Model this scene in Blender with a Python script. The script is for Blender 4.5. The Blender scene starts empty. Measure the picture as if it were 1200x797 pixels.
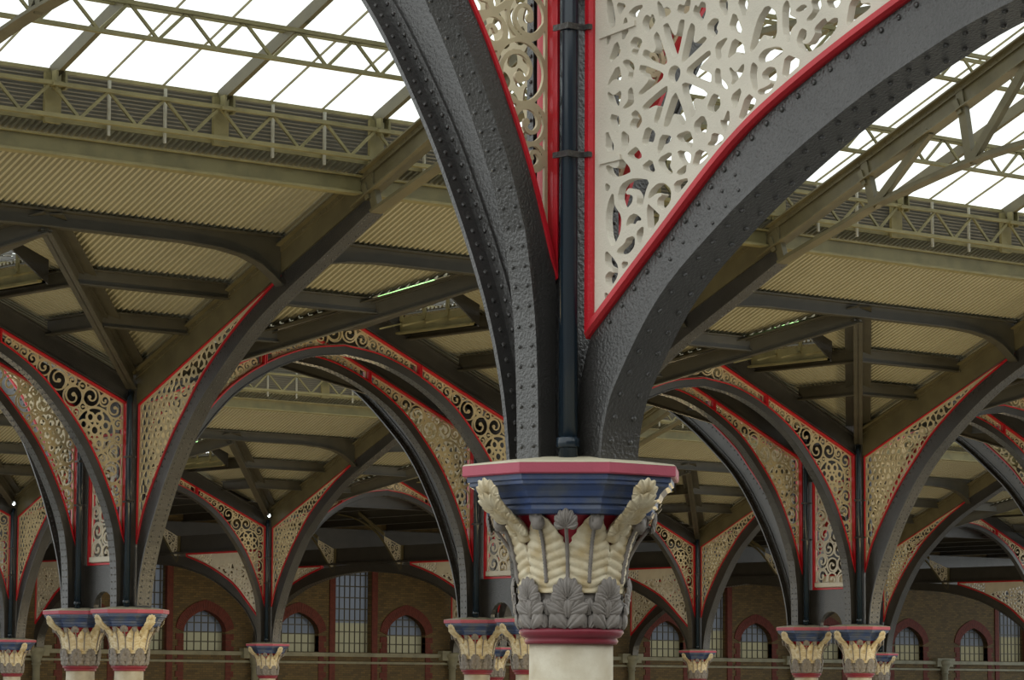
import bpy, math, random
import numpy as np
from mathutils import Matrix, Vector
random.seed(4)
SC = bpy.context.scene
COL = SC.collection
PI = math.pi

# ---------------------------------------------------------------- camera, light, exposure
H = 6.2                                    # height of the top of every column capital
CAMZ = H - 1.325
F_PX, PITCH, ROLL, YAW = 3762.09, 0.1080769, 0.0052182, 0.6986903
BAY = 9.14
U0 = 31.071
VA, VB2, VB1, VE, VW = 14.657, 47.31, 48.877, 81.309, 95.0
def U(k): return U0 + k * BAY

def cam_axes():
    right = Vector((math.cos(YAW), -math.sin(YAW), 0))
    fl = Vector((math.sin(YAW), math.cos(YAW), 0))
    fwd = fl * math.cos(PITCH) + Vector((0, 0, 1)) * math.sin(PITCH)
    up = Vector((0, 0, 1)) * math.cos(PITCH) - fl * math.sin(PITCH)
    c, s = math.cos(ROLL), math.sin(ROLL)
    return right * c + up * s, up * c - right * s, fwd
RT, UP, FW = cam_axes()
cd = bpy.data.cameras.new('camera'); cam = bpy.data.objects.new('camera', cd); COL.objects.link(cam)
cd.sensor_width = 36; cd.lens = F_PX * 36 / 1200; cd.clip_end = 1000; cd.clip_start = .1
M = Matrix(((RT.x, UP.x, -FW.x), (RT.y, UP.y, -FW.y), (RT.z, UP.z, -FW.z)))
cam.matrix_world = Matrix.Translation((0, 0, CAMZ)) @ M.to_4x4()
SC.camera = cam
def px_on_u(x, y, uc):                     # photo pixel -> (v, z) on the vertical plane u = uc
    d = RT * (x - 600) - UP * (y - 398.5) + FW * F_PX
    t = uc / d.x
    return d.y * t, CAMZ + d.z * t

W = bpy.data.worlds.new('overcast'); SC.world = W; W.use_nodes = True
bg = W.node_tree.nodes['Background']
bg.inputs[0].default_value = (.96, 1.0, .98, 1); bg.inputs[1].default_value = 3.4
vs = SC.view_settings
vs.view_transform = 'Standard'; vs.look = 'None'; vs.gamma = 1; vs.use_curve_mapping = False
vs.exposure = -1.2
def lamp(loc, energy, col, size):
    l = bpy.data.lights.new('platform_and_fill_light', 'POINT'); l.energy = energy; l.color = col; l.shadow_soft_size = size
    o = bpy.data.objects.new('platform_and_fill_light', l); o.location = loc; COL.objects.link(o)
for k in range(-1, 4):                      # warm sodium lamps over the platforms
    lamp((U(k) - 2, VB2 - 9, 3.6), 1700, (1, .78, .40), .5)
for k in range(0, 6):
    lamp((U(k) + 3, VE - 11, 3.6), 1300, (1, .76, .40), .5)

for k in (2, 3, 4, 5, 6):  # weak warm fill lights, added to brighten the far aisle ceiling
    lamp((U(k) + 4, VE + 7.5, 4.4), 260, (1, .78, .42), .4)

# ---------------------------------------------------------------- materials
MATS = {}
def mat(name, col, rough=.5, bump=0, scale=30, vary=0, spec=.5, vscale=3.0, metallic=0, dirt=None):
    m = bpy.data.materials.new(name); m.use_nodes = True
    nt = m.node_tree; b = nt.nodes['Principled BSDF']
    b.inputs['Base Color'].default_value = (*col, 1); b.inputs['Roughness'].default_value = rough
    b.inputs['Metallic'].default_value = metallic
    b.inputs['Specular IOR Level'].default_value = spec
    tc = nt.nodes.new('ShaderNodeTexCoord')
    if vary:
        n = nt.nodes.new('ShaderNodeTexNoise'); n.inputs['Scale'].default_value = vscale; n.inputs['Detail'].default_value = 6
        nt.links.new(tc.outputs['Object'], n.inputs['Vector'])
        r = nt.nodes.new('ShaderNodeValToRGB')
        d = dirt or tuple(c * (1 - vary) for c in col)
        r.color_ramp.elements[0].position = .3; r.color_ramp.elements[1].position = .62
        r.color_ramp.elements[0].color = (*d, 1); r.color_ramp.elements[1].color = (*col, 1)
        nt.links.new(n.outputs['Fac'], r.inputs[0]); nt.links.new(r.outputs[0], b.inputs['Base Color'])
    if bump:
        n2 = nt.nodes.new('ShaderNodeTexNoise'); n2.inputs['Scale'].default_value = scale; n2.inputs['Detail'].default_value = 3
        nt.links.new(tc.outputs['Object'], n2.inputs['Vector'])
        bp = nt.nodes.new('ShaderNodeBump'); bp.inputs['Strength'].default_value = bump; bp.inputs['Distance'].default_value = .01
        nt.links.new(n2.outputs['Fac'], bp.inputs['Height']); nt.links.new(bp.outputs[0], b.inputs['Normal'])
    MATS[name] = m
    return m
mat('iron', (.040, .038, .036), .30, .75, 50, .3, spec=.75)
mat('iron_roof', (.062, .056, .038), .5, .1, 30, .25)
mat('iron_truss', (.125, .107, .056), .45, .2, 40, .25)
mat('olive', (.245, .215, .10), .55, .1, 25, .3)
mat('red', (.50, .012, .022), .35, .2, 80, .15)
mat('cream', (.62, .575, .48), .55, .25, 90, .12)
mat('cream_warm_lit', (.54, .46, .29), .55, .2, 60, .2)  # the cream paint again, with warm lamplight mixed into its colour
mat('stone_cream', (.62, .57, .45), .6, .5, 30, .3, vscale=4, dirt=(.44, .37, .25))
mat('leaf_grey', (.23, .205, .185), .5, .3, 70, .3, vscale=14)
mat('leaf_cream', (.66, .585, .42), .5, .3, 60, .25, vscale=9, dirt=(.46, .35, .18))
mat('bell_red', (.33, .012, .03), .5)
mat('ring_red', (.21, .016, .032), .45, .15, 60, .2)
mat('fascia_red', (.43, .07, .115), .5, .1, 60, .2)
mat('blue', (.028, .055, .15), .4, .15, 50, .3, vscale=8, dirt=(.07, .085, .12))
mat('cap_top', (.52, .47, .34), .6, .2, 40, .2)
mat('pipe', (.012, .022, .034), .22)
mat('sheet', (.385, .36, .255), .5, 0, 1, .12, vscale=.6)
mat('stone', (.24, .235, .17), .7, .3, 20, .3)
mat('red_brick', (.12, .024, .017), .8, .3, 30, .35, vscale=8)
mat('window_bar', (.06, .055, .04), .6)
mat('floor', (.23, .22, .20), .5, .1, 8, .2)
mat('lamp_body', (.55, .55, .5), .4)
mat('louvre', (.20, .19, .165), .5)
mat('bracket', (.42, .41, .35), .5)

def mat_brick():
    m = bpy.data.materials.new('brick'); m.use_nodes = True; nt = m.node_tree; b = nt.nodes['Principled BSDF']
    tc = nt.nodes.new('ShaderNodeTexCoord'); mp = nt.nodes.new('ShaderNodeMapping')
    mp.inputs['Rotation'].default_value = (PI / 2, 0, 0)
    br = nt.nodes.new('ShaderNodeTexBrick'); br.inputs['Scale'].default_value = 1
    br.inputs['Color1'].default_value = (.145, .098, .038, 1); br.inputs['Color2'].default_value = (.08, .056, .026, 1)
    br.inputs['Mortar'].default_value = (.06, .05, .03, 1)
    br.inputs['Brick Width'].default_value = .23; br.inputs['Row Height'].default_value = .078; br.inputs['Mortar Size'].default_value = .008
    nt.links.new(tc.outputs['Object'], mp.inputs[0]); nt.links.new(mp.outputs[0], br.inputs['Vector'])
    nt.links.new(br.outputs['Color'], b.inputs['Base Color']); b.inputs['Roughness'].default_value = .85
    bp = nt.nodes.new('ShaderNodeBump'); bp.inputs['Strength'].default_value = .6; bp.inputs['Distance'].default_value = .01; bp.invert = True
    nt.links.new(br.outputs['Fac'], bp.inputs['Height']); nt.links.new(bp.outputs[0], b.inputs['Normal'])
    MATS['brick'] = m
mat_brick()

def mat_glass(name, tcol, dcol, fac, streak=False):
    m = bpy.data.materials.new(name); m.use_nodes = True; nt = m.node_tree
    for n in list(nt.nodes): nt.nodes.remove(n)
    o = nt.nodes.new('ShaderNodeOutputMaterial'); mx = nt.nodes.new('ShaderNodeMixShader')
    t = nt.nodes.new('ShaderNodeBsdfTransparent'); t.inputs[0].default_value = (*tcol, 1)
    d = nt.nodes.new('ShaderNodeBsdfTranslucent'); d.inputs[0].default_value = (*dcol, 1)
    mx.inputs[0].default_value = fac
    if streak:
        tc = nt.nodes.new('ShaderNodeTexCoord'); n = nt.nodes.new('ShaderNodeTexNoise'); n.inputs['Scale'].default_value = 2.2; n.inputs['Detail'].default_value = 8
        nt.links.new(tc.outputs['Object'], n.inputs['Vector'])
        r = nt.nodes.new('ShaderNodeMapRange'); r.inputs[1].default_value = .6; r.inputs[2].default_value = .8; r.inputs[3].default_value = fac; r.inputs[4].default_value = fac + .25
        nt.links.new(n.outputs['Fac'], r.inputs[0]); nt.links.new(r.outputs[0], mx.inputs[0])
    nt.links.new(t.outputs[0], mx.inputs[1]); nt.links.new(d.outputs[0], mx.inputs[2]); nt.links.new(mx.outputs[0], o.inputs[0])
    MATS[name] = m
mat_glass('roof_glass', (.95, .97, .95), (.8, .82, .75), .2, True)
mat_glass('window_blue', (.30, .31, .33), (.27, .28, .30), .6)
mat_glass('window_cream', (.42, .40, .32), (.38, .36, .28), .6)
def mat_emit(name, col, s):
    m = bpy.data.materials.new(name); m.use_nodes = True; nt = m.node_tree; b = nt.nodes['Principled BSDF']
    b.inputs['Emission Color'].default_value = (*col, 1); b.inputs['Emission Strength'].default_value = s
    MATS[name] = m
mat_emit('tube', (.45, 1, .35), 5); mat_emit('spot', (.9, 1, 1), 6)

# ---------------------------------------------------------------- mesh helpers
class MB:
    def __init__(s): s.v = []; s.f = []
    def add(s, vs_, fs):
        n = len(s.v); s.v += [tuple(p) for p in vs_]; s.f += [tuple(i + n for i in q) for q in fs]; return s
    def box(s, a, b):
        x0, y0, z0 = a; x1, y1, z1 = b
        return s.add([(x0, y0, z0), (x1, y0, z0), (x1, y1, z0), (x0, y1, z0), (x0, y0, z1), (x1, y0, z1), (x1, y1, z1), (x0, y1, z1)],
                     [(0, 3, 2, 1), (4, 5, 6, 7), (0, 1, 5, 4), (1, 2, 6, 5), (2, 3, 7, 6), (3, 0, 4, 7)])
    def bar(s, p, q, w, h, up=(0, 0, 1)):
        p, q = Vector(p), Vector(q); d = (q - p).normalized(); up = Vector(up)
        x = d.cross(up)
        if x.length < 1e-4: x = d.cross(Vector((1, 0, 0)))
        x.normalize(); y = x.cross(d)
        x *= w / 2; y *= h / 2
        return s.add([p - x - y, p + x - y, p + x + y, p - x + y, q - x - y, q + x - y, q + x + y, q - x + y],
                     [(0, 3, 2, 1), (4, 5, 6, 7), (0, 1, 5, 4), (1, 2, 6, 5), (2, 3, 7, 6), (3, 0, 4, 7)])
    def ibeam(s, p, q, w, h, t=.025):
        p, q = Vector(p), Vector(q); d = (q - p).normalized(); x = d.cross(Vector((0, 0, 1))).normalized(); y = x.cross(d)
        s.bar(p, q, t, h); o = y * (h / 2 - t / 2)
        s.bar(p + o, q + o, w, t); s.bar(p - o, q - o, w, t); return s
    def tube(s, pts, r, n=10, caps=True):
        pts = [Vector(p) for p in pts]; rings = []
        for i, p in enumerate(pts):
            d = (pts[min(i + 1, len(pts) - 1)] - pts[max(i - 1, 0)]).normalized()
            a = d.cross(Vector((0, 0, 1)));
            if a.length < 1e-3: a = Vector((1, 0, 0))
            a.normalize(); b_ = d.cross(a)
            rr = r[i] if isinstance(r, (list, tuple)) else r
            rings.append([p + (a * math.cos(2 * PI * j / n) + b_ * math.sin(2 * PI * j / n)) * rr for j in range(n)])
        vs_ = [q for g in rings for q in g]; fs = []
        for i in range(len(pts) - 1):
            for j in range(n): fs.append((i * n + j, i * n + (j + 1) % n, (i + 1) * n + (j + 1) % n, (i + 1) * n + j))
        if caps: fs += [tuple(range(n - 1, -1, -1)), tuple((len(pts) - 1) * n + j for j in range(n))]
        return s.add(vs_, fs)
    def lathe(s, prof, n=32, rot=0.0, closed=False):
        vs_ = [(r * math.cos(rot + 2 * PI * j / n), r * math.sin(rot + 2 * PI * j / n), z) for r, z in prof for j in range(n)]
        m = len(prof); fs = []
        for i in range(m - 1 + (1 if closed else 0)):
            i2 = (i + 1) % m
            for j in range(n): fs.append((i * n + j, i * n + (j + 1) % n, i2 * n + (j + 1) % n, i2 * n + j))
        if not closed: fs += [tuple(range(n - 1, -1, -1)), tuple((m - 1) * n + j for j in range(n))]
        return s.add(vs_, fs)
    def prism(s, poly, t0, t1, mp):            # poly in (a, z), extruded over t through mp(a, z, t)
        n = len(poly)
        return s.add([mp(a, z, t0) for a, z in poly] + [mp(a, z, t1) for a, z in poly],
                     [tuple(range(n)), tuple(range(2 * n - 1, n - 1, -1))] + [((i + 1) % n, i, n + i, n + (i + 1) % n) for i in range(n)])
    def strip(s, lo, hi, t0, t1, mp):          # thick plate between two polylines of equal length
        n = len(lo); vs_ = []
        for t in (t0, t1): vs_ += [mp(a, z, t) for a, z in lo] + [mp(a, z, t) for a, z in hi]
        fs = []; N = 2 * n
        for i in range(n - 1):
            fs += [(i, i + 1, n + i + 1, n + i), (N + i + 1, N + i, N + n + i, N + n + i + 1),
                   (i + 1, i, N + i, N + i + 1), (n + i, n + i + 1, N + n + i + 1, N + n + i)]
        fs += [(0, n, N + n, N), (n - 1, N + n - 1, N + 2 * n - 1, 2 * n - 1)]
        return s.add(vs_, fs)
    def rivets(s, items, r, seg=7):            # items: (point, normal)
        for p, nrm in items:
            p, nrm = Vector(p), Vector(nrm).normalized(); a = nrm.orthogonal().normalized(); b_ = nrm.cross(a)
            vs_ = []
            for rr, hh in ((1, 0), (.75, .55)):
                vs_ += [p + (a * math.cos(2 * PI * j / seg) + b_ * math.sin(2 * PI * j / seg)) * rr * r + nrm * hh * r for j in range(seg)]
            vs_.append(p + nrm * r * .85)
            fs = []
            for j in range(seg):
                j2 = (j + 1) % seg
                fs += [(j, j2, seg + j2, seg + j), (seg + j, seg + j2, 2 * seg)]
            s.add(vs_, fs)
        return s
    def mesh(s, name, m, smooth=False):
        me = bpy.data.meshes.new(name); me.from_pydata(s.v, [], s.f); me.materials.append(MATS[m]); me.update()
        if smooth: me.polygons.foreach_set('use_smooth', [True] * len(me.polygons))
        return me
    def build(s, name, m, parent=None, smooth=False, **kw):
        return ob(name, s.mesh(name, m, smooth), parent, **kw)

def ob(name, me, parent=None, loc=None, rotz=0, kind=None, label=None):
    o = bpy.data.objects.new(name, me); COL.objects.link(o)
    if parent: o.parent = parent
    if loc: o.location = loc
    if rotz: o.rotation_euler.z = rotz
    if kind: o['kind'] = kind
    if label: o['label'] = label
    return o
def thing(name, label, cat, loc, group=None, rotz=0):
    o = bpy.data.objects.new(name, None); COL.objects.link(o); o.location = loc; o.rotation_euler.z = rotz
    o.empty_display_size = .3
    o['label'] = label; o['category'] = cat
    if group: o['group'] = group
    return o
def struct(name, label, loc=(0, 0, 0)):
    o = bpy.data.objects.new(name, None); COL.objects.link(o); o.location = loc
    o['kind'] = 'structure'; o['label'] = label
    return o

def crv(pts, n=8):                             # Catmull-Rom through points
    P = [np.array(p, float) for p in pts]; P = [2 * P[0] - P[1]] + P + [2 * P[-1] - P[-2]]
    out = []
    for i in range(1, len(P) - 2):
        for j in range(n):
            t = j / n
            out.append(tuple(.5 * ((2 * P[i]) + (P[i + 1] - P[i - 1]) * t + (2 * P[i - 1] - 5 * P[i] + 4 * P[i + 1] - P[i + 2]) * t * t
                                   + (3 * P[i] - P[i - 1] - 3 * P[i + 1] + P[i + 2]) * t ** 3)))
    out.append(tuple(P[-2])); return out
def interp(pts, x):
    return float(np.interp(x, [p[0] for p in pts], [p[1] for p in pts]))
def round_poly(p, it=2):
    for _ in range(it):
        q = []
        for i in range(len(p)):
            a, b_ = p[i], p[(i + 1) % len(p)]
            q += [(a[0] * .8 + b_[0] * .2, a[1] * .8 + b_[1] * .2), (a[0] * .2 + b_[0] * .8, a[1] * .2 + b_[1] * .8)]
        p = q
    return p

# ---------------------------------------------------------------- pierced cast-iron panels (signed distance -> marching squares)
class Fret:
    def __init__(s, poly, cell, frame):
        s.poly = poly; a = np.array(poly); s.cell = cell
        s.x0, s.y0 = a.min(0) - 2 * cell; x1, y1 = a.max(0) + 2 * cell
        s.nx = int((x1 - s.x0) / cell) + 1; s.ny = int((y1 - s.y0) / cell) + 1
        s.X, s.Y = np.meshgrid(s.x0 + np.arange(s.nx + 1) * cell, s.y0 + np.arange(s.ny + 1) * cell)
        s.sp = s.sdpoly(poly, s.X, s.Y)
        s.d = np.full_like(s.X, 9.)                # strokes (negative = iron)
        s.frame = frame
    @staticmethod
    def sdpoly(poly, X, Y):
        d = np.full_like(X, 1e9); ins = np.zeros(X.shape, bool); n = len(poly)
        for i in range(n):
            (ax, ay), (bx, by) = poly[i], poly[(i + 1) % n]
            ex, ey = bx - ax, by - ay; L = ex * ex + ey * ey
            if L < 1e-14: continue
            t = np.clip(((X - ax) * ex + (Y - ay) * ey) / L, 0, 1)
            d = np.minimum(d, (X - ax - t * ex) ** 2 + (Y - ay - t * ey) ** 2)
            if ay != by:
                c = ((ay > Y) != (by > Y)) & (X < ex * (Y - ay) / (by - ay) + ax); ins ^= c
        d = np.sqrt(d); return np.where(ins, -d, d)
    def win(s, x0, x1, y0, y1):
        i0 = max(0, int((y0 - s.y0) / s.cell)); i1 = min(s.ny + 1, int((y1 - s.y0) / s.cell) + 2)
        j0 = max(0, int((x0 - s.x0) / s.cell)); j1 = min(s.nx + 1, int((x1 - s.x0) / s.cell) + 2)
        return slice(i0, max(i0, i1)), slice(j0, max(j0, j1))
    def stroke(s, pts, w0, w1=None):
        w1 = w0 if w1 is None else w1; n = len(pts) - 1
        for i in range(n):
            (ax, ay), (bx, by) = pts[i], pts[i + 1]
            wa = w0 + (w1 - w0) * i / n; m = max(w0, w1) + 2 * s.cell
            sl = s.win(min(ax, bx) - m, max(ax, bx) + m, min(ay, by) - m, max(ay, by) + m)
            X, Y = s.X[sl], s.Y[sl]
            if X.size == 0: continue
            ex, ey = bx - ax, by - ay; L = ex * ex + ey * ey + 1e-12
            t = np.clip(((X - ax) * ex + (Y - ay) * ey) / L, 0, 1)
            dd = np.hypot(X - ax - t * ex, Y - ay - t * ey) - wa / 2
            s.d[sl] = np.minimum(s.d[sl], dd)
    def ring(s, cx, cy, r, w, n=26):
        s.stroke([(cx + r * math.cos(2 * PI * i / n), cy + r * math.sin(2 * PI * i / n)) for i in range(n + 1)], w)
    def spiral(s, cx, cy, r, a0, turns, w, sgn=1, blob=.22):
        n = int(18 * turns) + 2; pts = []
        for i in range(n + 1):
            t = i / n; rr = r * (1 - .8 * t); a = a0 + sgn * 2 * PI * turns * t
            pts.append((cx + rr * math.cos(a), cy + rr * math.sin(a)))
        s.stroke(pts, w, w * .75)
        s.blob(pts[-1][0], pts[-1][1], r * blob)
    def blob(s, cx, cy, r):
        s.stroke([(cx, cy), (cx + 1e-4, cy)], 2 * r)
    def pack(s, n, rmax, rmin, w, used=()):
        free = -s.sp - s.frame
        for cx, cy, r in used: free = np.minimum(free, np.hypot(s.X - cx, s.Y - cy) - r)
        for i in range(n):
            q = int(np.argmax(np.minimum(free, rmax + 1e-3 * np.sin(s.X * 7 + s.Y * 5)))); r = min(float(free.flat[q]), rmax)
            if r < rmin: break
            cx, cy = float(s.X.flat[q]), float(s.Y.flat[q]); sg = 1 if i % 2 else -1
            a = math.atan2(cy - s.Y.mean(), cx - s.X.mean()) + 1.3 * i
            f_ = r + w * .2
            s.ring(cx, cy, f_, w, max(14, int(r * 150)))
            if r > .075: s.spiral(cx, cy, r * .98, a, 1.0, w * 1.15, sg, .2)
            elif r > .05: s.blob(cx, cy, r * .35); s.stroke([(cx, cy), (cx + f_ * math.cos(a), cy + f_ * math.sin(a))], w * .7)
            free = np.minimum(free, np.hypot(s.X - cx, s.Y - cy) - r - w * .35)
    def holes(s, polys, off=0.0):
        s.d = np.full_like(s.X, -9.)
        for p in polys:
            a = np.array(p); m = 2 * s.cell
            sl = s.win(a[:, 0].min() - m, a[:, 0].max() + m, a[:, 1].min() - m, a[:, 1].max() + m)
            if s.X[sl].size == 0: continue
            s.d[sl] = np.maximum(s.d[sl], off - s.sdpoly(p, s.X[sl], s.Y[sl]))
    def mesh(s, name, m, thick, mp):
        D = np.maximum(s.sp, np.minimum(s.d, -s.sp * 0 + (np.abs(s.sp) - s.frame)))
        D = np.where(np.abs(D) < 1e-5, 1e-5, D)
        ins = D < 0; nx, ny, c = s.nx, s.ny, s.cell
        vid = {}; V = []
        def corner(i, j):
            k = (i, j, 0)
            if k not in vid: vid[k] = len(V); V.append((s.x0 + j * c, s.y0 + i * c))
            return vid[k]
        def cross(i, j, h):                         # h=1: edge to j+1, h=2: edge to i+1
            k = (i, j, h)
            if k not in vid:
                a = D[i, j]; b_ = D[i, j + 1] if h == 1 else D[i + 1, j]; t = a / (a - b_)
                vid[k] = len(V); V.append((s.x0 + (j + (t if h == 1 else 0)) * c, s.y0 + (i + (t if h == 2 else 0)) * c))
            return vid[k]
        F = []; E = []
        cnt = ins[:-1, :-1].astype(int) + ins[1:, :-1] + ins[:-1, 1:] + ins[1:, 1:]
        for i in range(ny):
            row = cnt[i]; nz = np.nonzero(row)[0]; q = 0
            while q < len(nz):
                j = int(nz[q])
                if row[j] == 4:
                    e = q
                    while e + 1 < len(nz) and nz[e + 1] == nz[e] + 1 and row[nz[e + 1]] == 4: e += 1
                    j2 = int(nz[e]) + 1
                    F.append((corner(i, j), corner(i, j2), corner(i + 1, j2), corner(i + 1, j))); q = e + 1; continue
                cs = [(i, j), (i, j + 1), (i + 1, j + 1), (i + 1, j)]
                eg = [(i, j, 1), (i, j + 1, 2), (i + 1, j, 1), (i, j, 2)]
                poly = []; cr = []
                for m_ in range(4):
                    a, b_ = ins[cs[m_]], ins[cs[(m_ + 1) % 4]]
                    if a: poly.append(corner(*cs[m_]))
                    if a != b_: x = cross(*eg[m_]); poly.append(x); cr.append((x, a))
                if len(poly) >= 3:
                    F.append(tuple(poly))
                    if len(cr) == 2:
                        p0, p1 = cr if cr[0][1] else cr[::-1]; E.append((p0[0], p1[0]))
                    elif len(cr) == 4:
                        for z in range(4):
                            if cr[z][1]: E.append((cr[z][0], cr[(z + 1) % 4][0]))
                q += 1
        n = len(V); t = thick / 2
        vs_ = [mp(a, z, -t) for a, z in V] + [mp(a, z, t) for a, z in V]
        fs = [f for f in F] + [tuple(n + i for i in reversed(f)) for f in F] + [(b_, a, n + a, n + b_) for a, b_ in E]
        me = bpy.data.meshes.new(name); me.from_pydata(vs_, [], fs); me.materials.append(MATS[m]); me.update()
        return me

def bead(poly, w, t, mp, closed=True, inset=0.0):
    """raised moulding that follows the outline of a panel"""
    P = [np.array(p) for p in poly]; n = len(P); mb = MB()
    area = sum(P[i][0] * P[(i + 1) % n][1] - P[(i + 1) % n][0] * P[i][1] for i in range(n)); sg = 1 if area > 0 else -1
    off = []
    for i in range(n):
        a, b_, c = P[i - 1], P[i], P[(i + 1) % n]
        d1 = (b_ - a) / (np.linalg.norm(b_ - a) + 1e-9); d2 = (c - b_) / (np.linalg.norm(c - b_) + 1e-9)
        n1 = np.array([-d1[1], d1[0]]) * sg; n2 = np.array([-d2[1], d2[0]]) * sg
        m = n1 + n2; L = np.linalg.norm(m); m = m / (L + 1e-9); k = 1 / max(.45, float(m @ n1))
        off.append(m * k)
    vs_ = []
    prof = [(-w * .5, -.62), (-w * .28, -1), (w * .28, -1), (w * .5, -.62), (w * .5, .62), (w * .28, 1), (-w * .28, 1), (-w * .5, .62)]
    for i in range(n):
        for o, d in prof:
            q = P[i] + off[i] * (o + inset); vs_.append(mp(q[0], q[1], d * t / 2))
    fs = []; k = len(prof)
    for i in range(n if closed else n - 1):
        i2 = (i + 1) % n
        for j in range(k): fs.append((i * k + j, i * k + (j + 1) % k, i2 * k + (j + 1) % k, i2 * k + j))
    return mb.add(vs_, fs)

MX = lambda sg: (lambda a, z, t: (sg * a, t, z))     # panels that run along the arcade
MY = lambda sg: (lambda a, z, t: (t, sg * a, z))     # panels that run across the nave

# ---------------------------------------------------------------- panel outlines (a = distance from the column, z over the capitals)
ARC_LOW = crv([(.20, 1.17), (.45, 1.90), (.86, 2.72), (1.35, 3.38), (2.0, 4.03), (2.82, 4.53), (3.7, 4.85), (4.57, 4.97)], 8)
def arc_top(a): return 3.52 + .432 * a
NAVE_LOW = crv([(.20, 1.18), (.40, 1.72), (.80, 2.38), (1.21, 2.95), (1.69, 3.50), (2.22, 4.05), (3.2, 4.78), (4.36, 5.45)], 8)
def nave_top(a): return 3.49 + .452 * a
NAVE_SOF = crv([(.40, .0), (.45, .4), (.55, .8), (.70, 1.2), (.95, 1.72), (1.30, 2.34), (1.89, 3.16), (2.6, 3.84), (3.92, 4.80), (5.8, 5.72), (6.9, 6.25)], 6)
NAVE_CHORD = crv([(6.9, 6.25), (8.66, 6.83), (9.33, 7.05), (11.5, 7.52), (13.5, 7.72), (16.33, 7.8)], 5)
def truss_top(s): return 4.1 + .424 * s
AI_LOW = crv([(.32, .82), (.91, 1.30), (1.55, 1.80), (2.11, 2.10), (2.89, 2.42), (3.6, 2.65), (4.3, 2.83)], 8)
AI_TOP = 2.90
AI_SOF = crv([(.40, .0), (.44, .25), (.55, .50), (.92, .97), (1.42, 1.34), (1.92, 1.63), (2.48, 1.90), (3.02, 2.11), (3.6, 2.28), (5.0, 2.55), (6.9, 2.70)], 6)

def up(z): return H + z
def shift(poly): return [(a, up(z)) for a, z in poly]

def resample(pts, n):
    P = np.array(pts); L = np.concatenate([[0], np.cumsum(np.hypot(*np.diff(P, axis=0).T))])
    t = np.linspace(0, L[-1], n)
    return [(float(np.interp(q, L, P[:, 0])), float(np.interp(q, L, P[:, 1]))) for q in t]

# ---- arcade spandrel panel (medallion and scrolls)
arc_low_main = [p for p in ARC_LOW if p[0] <= 2.74] + [(2.76, interp(ARC_LOW, 2.76))]
P_ARC = shift(arc_low_main + [(2.76, arc_top(2.76)), (.20, arc_top(.20))])
def design_arc():
    f = Fret(P_ARC, .012, .034)
    cx, cz = .80, up(3.10)                         # medallion
    f.ring(cx, cz, .085, .045)
    for i in range(8):
        a = i * PI / 4
        f.stroke([(cx + .085 * math.cos(a), cz + .085 * math.sin(a)), (cx + .24 * math.cos(a), cz + .24 * math.sin(a))], .05, .03)
        b_ = a + PI / 8
        f.ring(cx + .245 * math.cos(b_), cz + .245 * math.sin(b_), .075, .038, 14); f.blob(cx + .17 * math.cos(b_), cz + .17 * math.sin(b_), .022)
        f.stroke([(cx + .32 * math.cos(b_), cz + .32 * math.sin(b_)), (cx + .40 * math.cos(b_), cz + .40 * math.sin(b_))], .045)
    f.ring(cx, cz, .40, .042, 40)
    f.pack(60, .19, .06, .027, [(cx, cz, .41)])
    return f
FA = design_arc()
ME_ARC = {sg: FA.mesh('spandrel_panel', 'cream_warm_lit', .02, MX(sg)) for sg in (1, -1)}
ME_ARC_B = {sg: bead(P_ARC, .042, .19, MX(sg)).mesh('red_moulding', 'red') for sg in (1, -1)}
# ---- crown panel over the apex of the arcade arch (a measured from mid bay)
hb = BAY / 2
cl = [(a, z) for a, z in ARC_LOW if a > 2.84]
P_CROWN = shift([(-(hb - 2.80), interp(ARC_LOW, 2.80))] + [(-(hb - a), z) for a, z in cl] + [((hb - a), z) for a, z in reversed(cl[:-1])] + [((hb - 2.80), interp(ARC_LOW, 2.80)),
                 ((hb - 2.80), arc_top(2.80)), (0, arc_top(hb)), (-(hb - 2.80), arc_top(2.80))])
def design_crown():
    f = Fret(P_CROWN, .013, .038)
    for sx in (-1, 1):
        for a, e in ((1.42, .07), (1.66, .03)):
            lo, hi = interp(ARC_LOW, hb - a), arc_top(hb - a); c = up((lo + hi) / 2)
            f.stroke([(sx * (a - .09), c - .2), (sx * (a - .09), c + .2)], .05)
    f.pack(40, .16, .055, .027)
    return f
ME_CROWN = design_crown().mesh('crown_panel', 'cream_warm_lit', .02, MX(1))
ME_CROWN_B = bead(P_CROWN, .036, .19, MX(1)).mesh('red_moulding', 'red')
# ---- nave spandrel panel (honeycomb)
P_NAVE = shift(NAVE_LOW + [(.20, nave_top(.20))])
def tear(cx, cy, r, ang, k=1.5):
    out = []
    for i in range(12):
        a = 2 * PI * i / 12; x = math.cos(a) * r * (k if math.cos(a) > 0 else 1.0); y = math.sin(a) * r * (1 - .35 * math.cos(a))
        out.append((cx + x * math.cos(ang) - y * math.sin(ang), cy + x * math.sin(ang) + y * math.cos(ang)))
    return out
def design_nave():
    f = Fret(P_NAVE, .015, .055); hs = []
    p = .15; row = 0; z = 1.3
    while z < 5.6:
        a = .27 + (p / 2 if row % 2 else 0)
        while a < 4.4:
            lo = interp(NAVE_LOW, a); hi = nave_top(a)
            if z > lo + .02 and z < hi - .02:
                if a < 1.3 and 2.2 < z: hs.append(tear(a, up(z), .050, PI / 2 + .35 * math.sin(row * 1.3), 1.45))
                elif (row + int(a / p)) % 3: hs.append(tear(a, up(z), .060, a * 5 + z * 9, 1.7))
                else: hs.append(tear(a, up(z), .046, z * 7, 1.3))
            a += p
        z += p * .87; row += 1
    f.holes(hs); return f
FN = design_nave()
ME_NAVE = {sg: FN.mesh('spandrel_panel', 'cream_warm_lit', .014, MY(sg)) for sg in (1, -1)}
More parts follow.
